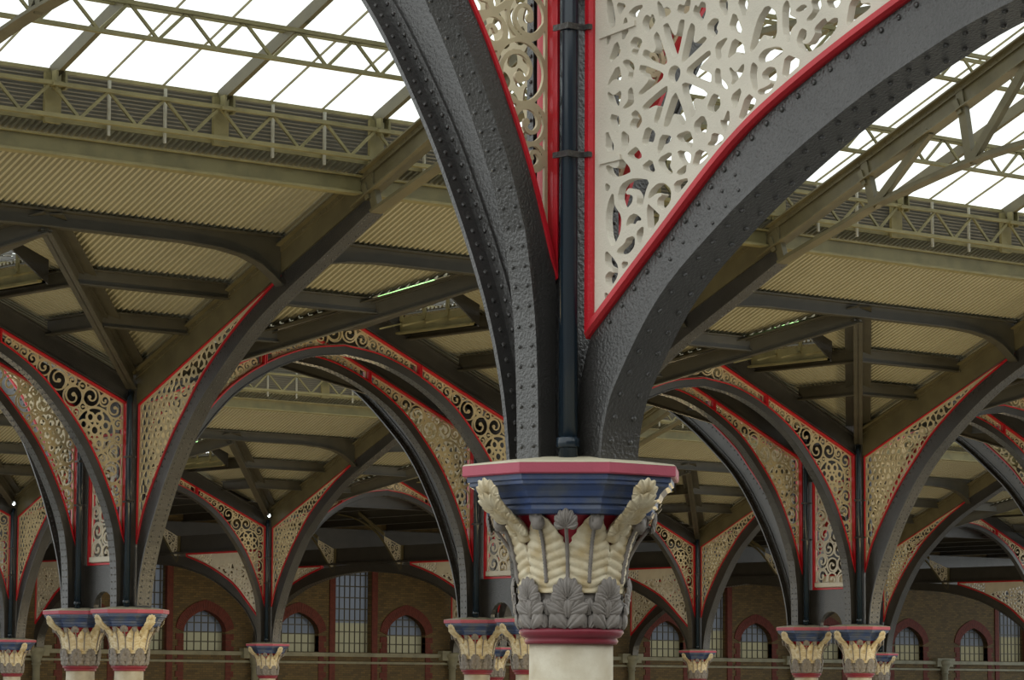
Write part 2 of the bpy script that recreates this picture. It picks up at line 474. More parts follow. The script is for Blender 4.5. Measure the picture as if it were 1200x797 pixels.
ME_NAVE_B = {sg: bead(P_NAVE, .04, .08, MY(sg)).mesh('red_moulding', 'red') for sg in (1, -1)}

# ---- aisle spandrel panel (wheel and scrolls): openings traced on the plane of the panel
ai_up = 2.90
P_AI = shift(AI_LOW + [(4.3, AI_TOP), (.32, AI_TOP)])
UPL = U(-2) - .13
def tr(lst, ox, oy, sc):
    out = []
    for poly in lst:
        q = []
        for x, y in poly:
            v, z = px_on_u(ox + x / sc, oy + y / sc, UPL); q.append((VA - v, z))
        out.append(round_poly(q, 1))
    return out
Z1 = [[(155, 0), (200, 0), (230, 220), (180, 240)], [(245, 25), (320, 45), (300, 70), (270, 130)], [(345, 120), (400, 65), (475, 45), (430, 100), (415, 150)],
      [(290, 275), (350, 255), (295, 355)], [(160, 325), (190, 315), (160, 400)], [(320, 150), (335, 200), (300, 215)],
      [(470, 200), (500, 135), (530, 150), (535, 190), (555, 120), (580, 195), (495, 295)], [(360, 385), (400, 325), (465, 355), (440, 410), (415, 485), (370, 460), (405, 420)],
      [(240, 355), (280, 460), (170, 555)], [(295, 545), (340, 525), (395, 570), (380, 690), (345, 680), (360, 620), (330, 590)], [(255, 565), (285, 705), (220, 680), (155, 760)],
      [(600, 10), (635, 45), (650, 85), (690, 65), (720, 110), (625, 165)], [(790, 40), (840, 60), (860, 0), (890, 0), (870, 110), (775, 105)],
      [(935, 45), (960, 80), (985, 20), (1020, 30), (1020, 110), (990, 185), (915, 115)], [(1035, 235), (1090, 165), (1140, 175), (1110, 250), (1130, 285), (1090, 330)],
      [(1110, 395), (1215, 330), (1180, 385), (1150, 430), (1160, 500), (1125, 530)], [(1110, 610), (1150, 610), (1150, 690), (1200, 740), (1215, 780), (1115, 750)],
      [(650, 230), (690, 205), (720, 280), (755, 330), (780, 290), (800, 180), (840, 180), (775, 495), (735, 500)], [(890, 205), (930, 235), (905, 370), (940, 390), (1010, 325), (1030, 345), (840, 530), (810, 540)],
      [(850, 620), (940, 540), (1055, 445), (1065, 480), (960, 590), (975, 620), (1070, 650), (1065, 725), (910, 665)],
      [(455, 570), (650, 645), (640, 690), (520, 780), (440, 840), (440, 815), (500, 750), (540, 690), (495, 670), (485, 630), (440, 620)],
      [(490, 435), (560, 480), (600, 430), (570, 320), (600, 280), (650, 430), (685, 540), (650, 570), (470, 495)],
      [(700, 650), (715, 600), (760, 578), (795, 610), (795, 660), (770, 710), (740, 725), (705, 700)]]
Z2 = [[(160, 85), (215, 130), (285, 75), (250, 235), (195, 190)], [(290, 240), (350, 170), (345, 80), (375, 50), (395, 165), (370, 200)], [(180, 285), (275, 315), (235, 465)],
      [(360, 370), (400, 310), (370, 285), (415, 250), (465, 330), (430, 400), (380, 410)], [(150, 415), (225, 590), (150, 610)], [(290, 430), (355, 485), (315, 615), (290, 540)],
      [(335, 640), (375, 600), (415, 575), (465, 655), (415, 675)], [(505, 395), (580, 445), (560, 530), (530, 510), (500, 555), (465, 530)],
      [(630, 470), (720, 480), (700, 530), (660, 540), (640, 590), (600, 630)], [(770, 470), (880, 430), (910, 520), (895, 575), (860, 515), (795, 515)],
      [(610, 680), (720, 615), (715, 700), (700, 740), (735, 805), (680, 790), (630, 745)], [(1090, 105), (1140, 130), (1150, 210), (1100, 265), (1035, 235)],
      [(920, 370), (1000, 295), (1035, 370), (1020, 455), (980, 420), (945, 460)], [(1085, 450), (1180, 480), (1150, 540), (1040, 555), (1075, 520)],
      [(780, 605), (890, 630), (885, 700), (850, 730), (800, 670)], [(950, 595), (1050, 635), (990, 700), (905, 745)], [(770, 795), (850, 735), (845, 790), (800, 815)],
      [(545, 680), (580, 800), (460, 750)], [(150, 730), (175, 800), (230, 830), (310, 810), (370, 780), (275, 665), (265, 750), (225, 770)],
      [(815, 30), (850, 10), (1040, 95), (1000, 150), (930, 130), (905, 180), (930, 270), (900, 310)], [(750, 80), (800, 195), (850, 350), (820, 375), (760, 265), (735, 280), (700, 380), (650, 390)],
      [(680, 35), (685, 75), (600, 365), (570, 350), (600, 250), (615, 200), (580, 195), (490, 245), (470, 215)]]
Z3 = [[(145, 175), (185, 200), (150, 245)],
      [(255, 290), (280, 190), (360, 140), (440, 135), (525, 150), (490, 240), (460, 375), (420, 360), (430, 280), (395, 215), (350, 200), (310, 250), (330, 280), (350, 275), (380, 290), (370, 340), (320, 395), (280, 370)],
      [(520, 310), (540, 240), (600, 180), (660, 175), (715, 230), (710, 330), (650, 400), (605, 370), (605, 310), (650, 280), (640, 245), (590, 250)],
      [(210, 255), (215, 370), (280, 465), (270, 600), (205, 735), (160, 620), (150, 450), (175, 330)], [(325, 550), (350, 470), (400, 440), (460, 490), (420, 490), (400, 530), (370, 510)],
      [(510, 355), (560, 400), (625, 465), (525, 605)], [(415, 610), (475, 550), (470, 620), (445, 700)], [(240, 770), (320, 700), (330, 660), (395, 640), (395, 720), (350, 780), (280, 790)],
      [(745, 165), (885, 125), (770, 265)],
      [(145, 765), (205, 830), (250, 900), (245, 990), (190, 1075), (150, 1040), (145, 990), (180, 950), (235, 980), (210, 910), (145, 875)], [(290, 865), (345, 870), (300, 925)], [(140, 1135), (165, 1150), (145, 1185)]]
ZR = [[(15, 0), (60, 0), (55, 95), (20, 45)], [(120, 0), (180, 0), (160, 105)], [(100, 65), (150, 200), (70, 165)],
      [(190, 305), (215, 200), (240, 110), (290, 30), (345, 80), (345, 215), (300, 225), (275, 190), (240, 240), (225, 270)],
      [(385, 40), (410, 0), (425, 60), (415, 90), (470, 120), (425, 170), (420, 255), (385, 180)], [(460, 60), (500, 30), (525, 40), (480, 65)],
      [(550, 0), (600, 0), (605, 40), (560, 110), (520, 120), (570, 60)], [(640, 0), (720, 0), (700, 40), (660, 40)], [(780, 0), (835, 0), (835, 30), (890, 20), (890, 45), (800, 110), (755, 155)],
      [(465, 235), (490, 170), (520, 180), (515, 220), (490, 240), (500, 265), (545, 255), (580, 190), (570, 165), (630, 105), (640, 140), (680, 110), (705, 110), (690, 170), (620, 250), (540, 300), (490, 285)],
      [(245, 330), (280, 290), (360, 275), (385, 300), (330, 340), (250, 365)], [(195, 440), (205, 365), (235, 390), (225, 440), (235, 520), (215, 525)],
      [(265, 430), (300, 395), (340, 400), (345, 460), (310, 530), (250, 550), (240, 530), (280, 515), (320, 490), (310, 460), (270, 455)],
      [(400, 320), (495, 360), (380, 465)], [(80, 565), (145, 510), (105, 640)], [(175, 545), (235, 595), (120, 720)],
      [(65, 335), (95, 225), (150, 260), (160, 325), (120, 290), (80, 325)], [(70, 390), (110, 435), (155, 370), (150, 420), (85, 500), (95, 450)], [(65, 640), (70, 700), (45, 770), (20, 705), (40, 710)]]
def design_aisle():
    f = Fret(P_AI, .0075, .05)
    hs = tr(Z1, 690, 0, 7.5) + tr(Z2, 690, 96, 7.5) + tr(Z3, 690, 192, 7.5) + tr(ZR, 840, 0, 4.983)
    for i, a in enumerate(np.arange(2.98, 4.15, .115)):     # beyond the edge of the picture the scrolls go on
        z = interp(AI_LOW, a) + .10
        while z < AI_TOP - .06: hs.append(tear(float(a), up(z), .040, a * 9 + z * 11, 1.5)); z += .125
    f.holes(hs, .0065); return f
FI = design_aisle()
ME_AI = {sg: FI.mesh('spandrel_panel', 'cream', .055, MY(sg)) for sg in (1, -1)}
ME_AI_B = {sg: bead(P_AI, .06, .14, MY(sg)).mesh('red_moulding', 'red') for sg in (1, -1)}

# ---------------------------------------------------------------- column parts (shared by every column)
def bell_r(z): return interp([(-1.0, .285), (-.85, .29), (-.6, .305), (-.45, .33), (-.35, .37), (-.28, .43)], z)
def leaf_surface(nu, nv, width, zfun, out, lobes=0, veins=0, crest=.02, droop=0):
    """leaf hugging the bell around angle 0: s runs up, t across"""
    mb = MB(); vs_ = []
    for i in range(nu + 1):
        s = i / nu; z = zfun(s)
        w = width(s)
        if lobes: w *= 1 - .09 * (.5 + .5 * math.cos(2 * PI * lobes * s))
        for j in range(nv + 1):
            t = -1 + 2 * j / nv
            r = bell_r(z) + out(s) + crest * (1 - abs(t)) ** .7
            if veins: r += .014 * (abs(math.cos(PI * (veins * s - .9 * abs(t) ** 1.5))) ** .6 - .5)
            a = t * w / max(.2, r)
            zz = z + (.03 * abs(t) * (1 if droop else 0))
            vs_.append((r * math.cos(a), r * math.sin(a), up(zz)))
    fs = [(i * (nv + 1) + j, i * (nv + 1) + j + 1, (i + 1) * (nv + 1) + j + 1, (i + 1) * (nv + 1) + j) for i in range(nu) for j in range(nv)]
    mb.add(vs_, fs)
    back = [(x * .93, y * .93, z) for x, y, z in vs_]; n = len(vs_)
    mb.add(back, [tuple(reversed(f)) for f in fs])
    bd = [j for j in range(nv + 1)] + [i * (nv + 1) + nv for i in range(1, nu + 1)] + [nu * (nv + 1) + j for j in range(nv - 1, -1, -1)] + [i * (nv + 1) for i in range(nu - 1, 0, -1)]
    for q in range(len(bd)): mb.f.append((bd[(q + 1) % len(bd)], bd[q], n + bd[q], n + bd[(q + 1) % len(bd)]))
    return mb
def leaflet(mb, o, ex, ey, en, L, Wd, lift, nu=8, nv=10, tip=.5):
    """one rounded lobe with a groove, from base o along ex"""
    o, ex, ey, en = Vector(o), Vector(ex), Vector(ey), Vector(en); vs_ = []
    for i in range(nu + 1):
        s = i / nu; w = Wd * (.32 * (1 - s) + math.sin(PI * min(.97, s ** 1.5)) ** .7)
        for j in range(nv + 1):
            t = -1 + 2 * j / nv
            h = lift * math.sin(PI * (.15 + .75 * s)) * (1 - t * t) - .5 * lift * math.exp(-(t / .16) ** 2) * (1 - .4 * s) + .3 * lift * s
            vs_.append(o + ex * (L * s) + ey * (w * t) + en * h)
    mb.add(vs_, [(i * (nv + 1) + j, i * (nv + 1) + j + 1, (i + 1) * (nv + 1) + j + 1, (i + 1) * (nv + 1) + j) for i in range(nu) for j in range(nv)])
def wrap_lobes(specs, z0, base, lift):
    """palmette of leaflets laid on the bell: specs = (x, dz, angle, length, half width, extra)"""
    mb = MB()
    for x, dz, ang, L, wd, ex_ in specs:
        z = z0 + dz; r = bell_r(z) + base + ex_; a = x / r
        er = Vector((math.cos(a), math.sin(a), 0)); et = Vector((-math.sin(a), math.cos(a), 0)); ez = Vector((0, 0, 1))
        d = et * math.sin(ang) + ez * math.cos(ang); p = et * math.cos(ang) - ez * math.sin(ang)
        leaflet(mb, er * r + ez * up(z), d, p, er, L, wd, lift)
    return mb
palm = []
for sx in (-1, 1):
    palm += [(sx * .004, .0, sx * .75, .135, .046, .014), (sx * .055, .0, -sx * .05, .105, .040, .006), (sx * .105, .0, -sx * .45, .10, .034, .008),
             (sx * .008, .085, sx * 1.15, .125, .040, .020), (sx * .012, .105, sx * .62, .13, .038, .024), (sx * .115, .075, -sx * .05, .10, .030, .008),
             (sx * .005, .165, sx * 1.25, .095, .034, .026), (sx * .004, .175, sx * .80, .11, .032, .028), (sx * .003, .18, sx * .36, .12, .03, .030)]
palm += [(0, .18, 0, .125, .03, .034), (0, .06, 0, .12, .036, .02)]
ME_LOW = wrap_lobes(palm, -.965, .012, .026).mesh('lower_leaf', 'leaf_grey', True)
ME_BAND = MB().lathe([(bell_r(z) + .010, up(z)) for z in (-.985, -.9, -.8, -.74)], 40).mesh('leaf_band', 'leaf_grey', True)
def fern_w(s): return (.138 + .012 * s) if s < .5 else .144 * (1 - .78 * ((s - .5) / .5) ** 1.8)
ME_FERN = leaf_surface(64, 16, fern_w, lambda s: -.76 + .46 * s, lambda s: .012 + .025 * s + .06 * max(0, s - .8), lobes=9, veins=9, crest=.016).mesh('fern_leaf', 'leaf_cream', True)
def rope():
    mb = MB(); pts = []; rad = []
    for i in range(41):
        s = i / 40; z = -.70 + .36 * s; r = bell_r(z) + .036 + .03 * s
        pts.append((r, 0, up(z))); rad.append(.010 + .004 * (i % 2))
    return mb.tube(pts, rad, 8)
ME_RIB = rope().mesh('leaf_rib', 'leaf_grey', True)
def budm():
    mb = MB(); c = Vector((.45, 0, up(-.335)))
    for q in range(5):
        a = (q - 2) * .5
        leaflet(mb, c + Vector((.0, 0, -.045)), (.10, math.sin(a) * .3, 1), (0, math.cos(a), 0), (1, math.sin(a) * .8, 0), .095, .022, .03)
    s = MB().lathe([(.004, -.055), (.03, -.05), (.043, -.02), (.04, .015), (.026, .045), (.006, .06)], 12)
    mb.add([(x + c.x, y, z + c.z) for x, y, z in s.v], s.f); return mb
ME_BUD = budm().mesh('bud', 'leaf_grey', True)
def oak():
    mb = MB()                                     # oak leaf that curls out under the abacus corner
    path = [(.36, -.44), (.41, -.375), (.485, -.315), (.555, -.265), (.60, -.215), (.62, -.17)]
    c = crv(path, 4); n = len(c)
    for fi, big in ((3, 1.1), (8, 1.35), (13, 1.45), (18, 1.3)):      # overlapping lobed fans, the last one curling under the abacus
        r, z = c[fi]; nxt, prv = c[min(fi + 1, n - 1)], c[fi - 1]
        d = Vector((nxt[0] - prv[0], 0, nxt[1] - prv[1])).normalized(); en = Vector((d.z, 0, -d.x)); y = Vector((0, 1, 0))
        for a, L in ((-1.35, .075), (-.9, .09), (-.45, .098), (.45, .098), (.9, .09), (1.35, .075), (0, .10)):
            leaflet(mb, Vector((r, 0, up(z))) + en * (.016 + .002 * fi * .3), d * math.cos(a) + y * math.sin(a), y * math.cos(a) - d * math.sin(a), en, L * big, .027 * big, .024, 8, 8)
    mb.tube([(r - .006, 0, up(z)) for r, z in c], [.045 - .02 * i / n for i in range(n)], 8)
    return mb
ME_OAK = oak().mesh('oak_leaf', 'leaf_cream', True)
def stem():
    mb = MB().tube([(bell_r(z) + .03 + .075 * max(0, (z + .55) / .19), 0, up(z)) for z in np.linspace(-.72, -.36, 10)], .0115, 8)
    for a, L in ((-1.25, .06), (-.75, .075), (-.35, .085), (0, .09), (.35, .085), (.75, .075), (1.25, .06)):
        leaflet(mb, (.475, 0, up(-.375)), (.22 * math.cos(a), math.sin(a), math.cos(a)), (0, math.cos(a), -math.sin(a)), (1, 0, -.2), L * 1.25, .027, .028)
    return mb
ME_STEM = stem().mesh('stem_leaf', 'leaf_grey', True)
ME_BELL = MB().lathe([(bell_r(z), up(z)) for z in np.linspace(-.985, -.28, 24)], 40).mesh('capital_bell', 'bell_red', True)
ME_RING = MB().lathe([(.25, up(-1.06)), (.275, up(-1.06)), (.285, up(-1.04)), (.275, up(-1.025)), (.30, up(-1.015)), (.318, up(-.99)), (.312, up(-.972)), (.28, up(-.965))], 40).mesh('neck_ring', 'ring_red', True)
ME_SHAFT = MB().lathe([(.42, 0), (.42, .18), (.38, .22), (.36, .30), (.31, .36), (.285, .42), (.27, .6), (.253, up(-1.05))], 40).mesh('shaft', 'stone_cream', True)
O8 = PI / 8; K8 = 1 / math.cos(O8)
def octa(prof): return MB().lathe([(r * K8, up(z)) for r, z in prof], 8, O8)
ME_ABM = octa([(.40, -.30), (.485, -.295), (.50, -.27), (.495, -.245), (.515, -.235), (.515, -.205), (.535, -.195), (.548, -.165), (.575, -.135), (.598, -.125), (.598, -.105), (.612, -.10), (.612, -.068), (.3, -.066)]).mesh('abacus_moulding', 'blue')
ME_ABF = octa([(.3, -.068), (.632, -.068), (.64, -.06), (.64, -.002), (.3, -.001)]).mesh('abacus_fascia', 'fascia_red')
ME_ABC = octa([(.3, -.002), (.641, -.002), (.628, .008), (.30, .055), (.2, .056)]).mesh('abacus_cap', 'cap_top')
def post():
    mb = MB()
    mb.box((-.17, -.17, H + .03), (.17, .17, up(3.95)))
    for sx in (-1, 1):
        for sy in (-1, 1):
            mb.box((sx * .17 - .03, sy * .17 - .03, H + .03), (sx * .17 + .03, sy * .17 + .03, up(3.6)))
    return mb
ME_POST = post().mesh('stanchion', 'iron')
def post_rivets():
    it = []
    for i in range(46):
        z = up(.14 + i * .08)
        it += [((-.202, -.165, z), (-1, 0, 0)), ((-.165, -.202, z + .03), (0, -1, 0)), ((-.202, .165, z), (-1, 0, 0)), ((.165, -.202, z), (0, -1, 0))]
    return MB().rivets(it, .014)
ME_PRIV = post_rivets().mesh('rivets', 'iron')
DP = (-.235, -.235)
ME_PIPE = MB().tube([(DP[0], DP[1], H + .02), (DP[0], DP[1], up(3.62)), (-.16, -.16, up(3.8))], .058, 16).mesh('downpipe', 'pipe', True)
ME_COLLAR = MB().lathe([(.058, .0), (.07, .01), (.07, .06), (.058, .07)], 16, closed=True).mesh('pipe_collar', 'pipe', True)
ME_STRAP = MB().box((-.31, -.31, -.018), (-.295, -.17, .018)).box((-.31, -.31, -.018), (-.17, -.295, .018)).box((-.19, -.36, -.016), (-.16, -.295, .016)).mesh('pipe_strap', 'iron')

def copy_tree(o, parent=None):
    c = o.copy(); COL.objects.link(c); c.parent = parent
    for ch in o.children: copy_tree(ch, c)
    return c
def build_column():
    t = thing('iron_column', '', 'column', (0, 0, 0))
    ob('shaft', ME_SHAFT, t, label='pale cream column shaft'); ob('neck_ring', ME_RING, t, label='dark red neck ring'); ob('capital_bell', ME_BELL, t); ob('leaf_band', ME_BAND, t)
    for i in range(8):
        ob('lower_leaf', ME_LOW, t, rotz=i * PI / 4 + PI / 4)
        fl = ob('fern_leaf', ME_FERN, t, rotz=i * PI / 4 + PI / 8)
        ob('leaf_rib', ME_RIB, fl); ob('bud', ME_BUD, fl)
    for i in range(4):
        ob('oak_leaf', ME_OAK, t, rotz=i * PI / 2); ob('stem_leaf', ME_STEM, t, rotz=i * PI / 2 + PI / 4)
    ob('abacus_moulding', ME_ABM, t, label='dark blue stepped moulding'); ob('abacus_fascia', ME_ABF, t, label='dusty red edge band'); ob('abacus_cap', ME_ABC, t)
    p = ob('stanchion', ME_POST, t, label='dark riveted post over the capital'); ob('rivets', ME_PRIV, p, kind='stuff')
    d = ob('downpipe', ME_PIPE, t, label='glossy black downpipe')
    ob('pipe_collar', ME_COLLAR, d, loc=(DP[0], DP[1], up(.10)))
    for z in (1.87, 2.65): ob('pipe_strap', ME_STRAP, d, loc=(0, 0, up(z)))
    return t
COLS = [(-2, VA, 'large foreground column with leafy painted capital under the rosette panel', None),
        (0, VB2, 'nearer column of the pair standing on the left', 'paired columns'), (0, VB1, 'farther column of the pair standing on the left', 'paired columns'),
        (1, VB2, 'nearer column of the central pair, mostly hidden by the foreground column', 'paired columns'), (1, VB1, 'farther column of the central pair, left of the foreground capital', 'paired columns'),
        (2, VB2, 'nearer column of the pair standing on the right', 'paired columns'), (2, VB1, 'farther column of the pair standing on the right', 'paired columns'),
        (2, VE, 'small distant column at the left edge, behind the left pair', 'distant single columns'), (3, VE, 'small distant column between two arched windows, left of centre', 'distant single columns'),
        (4, VE, 'small distant column seen between the two capitals of the central pair', 'distant single columns'), (5, VE, 'small distant column just right of the foreground capital', 'distant single columns'),
        (6, VE, 'small distant column peeping out behind the right pair', 'distant single columns')]
c0 = build_column()
for i, (k, v, lab, grp) in enumerate(COLS):
    c = c0 if i == 0 else copy_tree(c0)
    c.location = (U(k), v, 0); c['label'] = lab
    if grp: c['group'] = grp

# ---------------------------------------------------------------- arcade arches (along the rows)
def arcade_meshes():
    low = resample(ARC_LOW, 40)
    sof = []
    P = np.array(low)
    for i in range(len(P)):
        d = P[min(i + 1, len(P) - 1)] - P[max(i - 1, 0)]; d /= np.linalg.norm(d); sof.append(tuple(P[i] + np.array([d[1], -d[0]]) * .15))
    sof[-1] = (hb, sof[-1][1])
    lo = shift(resample(crv([(.33, 0), (.335, .3), (.345, .6), (.37, .95), (.44, 1.4)], 5) + [q for q in sof if q[1] > 1.7], 56))
    hi = shift(resample([(.20, 0), (.20, .6), (.20, 1.1)] + low, 56))
    out = {}
    for sg in (1, -1):
        rib = MB().strip(lo, hi, -.08, .08, MX(sg))
        fl_hi = lo; Q = np.array(lo); fl = []
        for i in range(len(Q)):
            d = Q[min(i + 1, len(Q) - 1)] - Q[max(i - 1, 0)]; d /= np.linalg.norm(d); fl.append(tuple(Q[i] + np.array([d[1], -d[0]]) * .02))
        rib.strip(fl, fl_hi, -.10, .10, MX(sg))
        it = []
        R = resample(fl, 60)
        for i in range(1, 59):
            d = np.array(R[i + 1]) - np.array(R[i - 1]); d /= np.linalg.norm(d); nn = (sg * d[1], 0, -d[0])
            for t in (-.055, .055): it.append(((sg * R[i][0], t, R[i][1]), nn))
        out[sg] = (rib.mesh('arch_rib', 'iron'), MB().rivets(it, .015, 6).mesh('rivets', 'iron'),
                   MB().strip(shift([(a, arc_top(a) + .02) for a in (.12, hb)]), shift([(a, arc_top(a) + .42) for a in (.12, hb)]), -.07, .07, MX(sg))
                   .strip(shift([(a, arc_top(a) + .40) for a in (.12, hb)]), shift([(a, arc_top(a) + .43) for a in (.12, hb)]), -.16, .16, MX(sg))
                   .strip(shift([(a, arc_top(a) + .02) for a in (.12, hb)]), shift([(a, arc_top(a) + .045) for a in (.12, hb)]), -.13, .13, MX(sg)).mesh('raking_beam', 'iron'))
    return out
AM = arcade_meshes()
def arcade(k, v, label, half=None, grp='pointed arches of the arcades'):
    t = thing('arcade_arch', label, 'arch', (U(k), v, 0), grp)
    for sg, x in ((1, 0), (-1, BAY)):
        if half and sg != half: continue
        r = ob('arch_rib', AM[sg][0], t, loc=(x, 0, 0)); ob('rivets', AM[sg][1], r, kind='stuff')
        ob('raking_beam', AM[sg][2], t, loc=(x, 0, 0))
        p = ob('spandrel_panel', ME_ARC[sg], t, loc=(x, 0, 0), label='pierced scroll panel with a medallion'); ob('red_moulding', ME_ARC_B[sg], p)
    p = ob('crown_panel', ME_CROWN, t, loc=(hb, 0, 0)); ob('red_moulding', ME_CROWN_B, p)
    return t
arcade(-3, VA, 'foreground arch rising left from the large column, seen edge on')
arcade(-2, VA, 'foreground arch hidden behind the rosette panel of the large column')
ARL = {(-1, VB2): 'front arch entering from the left edge onto the left pair', (-1, VB1): 'rear arch entering from the left edge onto the left pair',
       (0, VB2): 'front pointed arch between the left pair and the central pair', (0, VB1): 'rear pointed arch between the left pair and the central pair',
       (1, VB2): 'front pointed arch between the central pair and the right pair', (1, VB1): 'rear pointed arch between the central pair and the right pair',
       (2, VB2): 'front arch leaving the right pair at the right edge', (2, VB1): 'rear arch leaving the right pair at the right edge',
       (1, VE): 'distant arch at the left edge, behind the left pair', (2, VE): 'distant arch between the leftmost far column and the next one',
       (3, VE): 'distant arch seen through the opening left of the central pair', (4, VE): 'distant arch behind the foreground column, left of the far right column',
       (5, VE): 'distant arch beyond the right pair, springing from the far column', (6, VE): 'distant arch in the far right corner behind the right pair'}
for (k, v), lab in ARL.items(): arcade(k, v, lab, grp='distant arches over the far platforms' if v == VE else 'pointed arches between the pairs')

# ---------------------------------------------------------------- nave trusses
def truss_meshes(span):
    hs = span / 2; res = {}
    sof = resample(NAVE_SOF, 60)
    for sg in (1, -1):
        mp = MY(sg); d = {}
        web = MB()
        # web between the spandrel outline (or the top chord) and the soffit
        lo = shift(sof); n = len(sof); hi = []
        for i, (a, z) in enumerate(sof):
            f = i / (n - 1); hi.append(None)
        low = [(.20, 0.0), (.20, .6)] + NAVE_LOW + [(4.9, truss_top(4.9) - .1), (6.9, truss_top(6.9) - .1)]
        hi = shift(resample(low, n))
        web.strip(lo, hi, -.012, .012, mp)
        Q = np.array(lo); fl = []
        for i in range(n):
            dd = Q[min(i + 1, n - 1)] - Q[max(i - 1, 0)]; dd /= np.linalg.norm(dd); fl.append(tuple(Q[i] + np.array([dd[1], -dd[0]]) * .03))
        web.strip(fl, lo, -.15, .15, mp)
        # angle irons along the soffit flange
        an = []
        for i in range(n):
            dd = Q[min(i + 1, n - 1)] - Q[max(i - 1, 0)]; dd /= np.linalg.norm(dd); an.append(tuple(Q[i] - np.array([dd[1], -dd[0]]) * .10))
        web.strip(lo, an, -.03, .03, mp)
        d['rib'] = web.mesh('arch_rib', 'iron')
        it = []; R = resample(fl, 95); R2 = resample(an, 95)
        for i in range(1, 94):
            dd = np.array(R[i + 1]) - np.array(R[i - 1]); dd /= np.linalg.norm(dd); nn = np.array([dd[1], -dd[0]])
            for t in (-.085, .085):
                it.append((mp(*R[i], t), mp(nn[0], nn[1], 0)))
                it.append((mp(*(np.array(R[i]) - nn * .03), t), mp(-nn[0], -nn[1], 0)))
            q = np.array(R2[i]) + nn * .05
            it += [(mp(q[0], q[1], -.03), (-1, 0, 0)), (mp(q[0], q[1], .03), (1, 0, 0))]
        H_ = resample(hi, 70)
        for i in range(4, 68):
            it.append((mp(H_[i][0] + .05, H_[i][1] - .05, -.012), (-1, 0, 0)))
        d['riv'] = MB().rivets(it, .019, 6).mesh('rivets', 'iron')
        # rafter above the panel and top chord to the ridge
        sA = [.1, 2.3, 4.46, 6.9]; b0 = [(a, nave_top(a) + .02 if a < 4.6 else truss_top(a) - .45) for a in sA]
        b1 = [(a, truss_top(a)) for a in sA]
        raf = MB().strip(shift(b0), shift(b1), -.05, .05, mp)
        raf.strip(shift([(a, truss_top(a) - .42) for a in (6.9, hs)]), shift([(a, truss_top(a)) for a in (6.9, hs)]), -.02, .02, mp)
        raf.strip(shift([(a, truss_top(a) - .03) for a in (.1, hs)]), shift([(a, truss_top(a)) for a in (.1, hs)]), -.16, .16, mp)
        raf.strip(shift([(a, truss_top(a) - .12) for a in (.1, hs)]), shift([(a, truss_top(a) - .03) for a in (.1, hs)]), -.07, .07, mp)
        raf.strip(shift([(a, truss_top(a) - .44) for a in (6.4, hs)]), shift([(a, truss_top(a) - .41) for a in (6.4, hs)]), -.13, .13, mp)
        d['raf'] = raf.mesh('rafter', 'iron_truss')
        it = []
        for s in np.arange(.4, hs, .16):
            for t in (-.07, .07): it.append((mp(s, up(truss_top(s) - .08), t), (1 if t > 0 else -1, 0, 0)))
        d['rafriv'] = MB().rivets(it, .017, 6).mesh('rivets', 'iron_truss')
        ch = MB()
        C = shift(NAVE_CHORD)
        for i in range(len(C) - 1): ch.bar(mp(*C[i], 0), mp(*C[i + 1], 0), .24, .05); ch.bar(mp(C[i][0], C[i][1] + .05, 0), mp(C[i + 1][0], C[i + 1][1] + .05, 0), .06, .08)
        d['chord'] = ch.mesh('lower_chord', 'iron_truss')
        posts = []
        for s in (6.75, 8.97, 11.2, 13.45):
            z0 = interp(NAVE_CHORD, max(6.9, s + .22)); posts.append(MB().bar(mp(s, up(truss_top(s) - .05), 0), mp(s + .22, up(z0), 0), .16, .12, (1, 0, 0)).bar(mp(s - .05, up(truss_top(s) - .25), 0), mp(s + .06, up(truss_top(s) - .5), 0), .1, .2, (1, 0, 0)).mesh('truss_post', 'iron_truss'))
        d['posts'] = posts
        dg = []
        for s0, s1 in ((9.2, 10.5), (11.42, 12.8), (13.65, 15.1)):
            dg.append(MB().bar(mp(s0, up(interp(NAVE_CHORD, s0)), 0), mp(s1, up(truss_top(s1) - .4), 0), .12, .14).mesh('truss_diagonal', 'iron_truss'))
        d['diag'] = dg
        res[sg] = d
    return res
TM = {VA: truss_meshes(VB2 - VA), VB1: truss_meshes(VE - VB1)}
def truss(k, v0, v1, label, grp):
    t = thing('roof_truss', label, 'truss', (U(k), v0, 0), grp)
    for sg, y in ((1, 0), (-1, v1 - v0)):
        d = TM[v0][sg]
        r = ob('arch_rib', d['rib'], t, loc=(0, y, 0)); ob('rivets', d['riv'], r, kind='stuff')
        r = ob('rafter', d['raf'], t, loc=(0, y, 0)); ob('rivets', d['rafriv'], r, kind='stuff')
        p = ob('spandrel_panel', ME_NAVE[sg], t, loc=(0, y, 0), label='panel pierced like honeycomb'); ob('red_moulding', ME_NAVE_B[sg], p)
        ob('lower_chord', d['chord'], t, loc=(0, y, 0))
        for m in d['posts']: ob('truss_post', m, t, loc=(0, y, 0))
        for m in d['diag']: ob('truss_diagonal', m, t, loc=(0, y, 0))
for k, lab in {-2: 'dark riveted truss arm curving up left behind the foreground column', -1: 'roof truss crossing the top left corner of the picture', 0: 'roof truss climbing right from the left pair of columns',
               1: 'roof truss with open lattice seen under the big arch at right', 2: 'roof truss climbing from the right pair to the right edge'}.items():
    truss(k, VA, VB2, lab, 'trusses over the near platforms')
for k, lab in {0: 'far side truss leaving the left pair away from the viewer', 1: 'far side truss leaving the central pair away from the viewer', 2: 'distant truss landing on the leftmost far column',
               3: 'distant truss landing on the far column left of centre', 4: 'distant truss behind the central pair and the foreground column', 5: 'distant truss landing on the far column right of the foreground capital',
               6: 'distant truss climbing behind the right pair'}.items():
    truss(k, VB1, VE, lab, 'trusses over the far platforms')

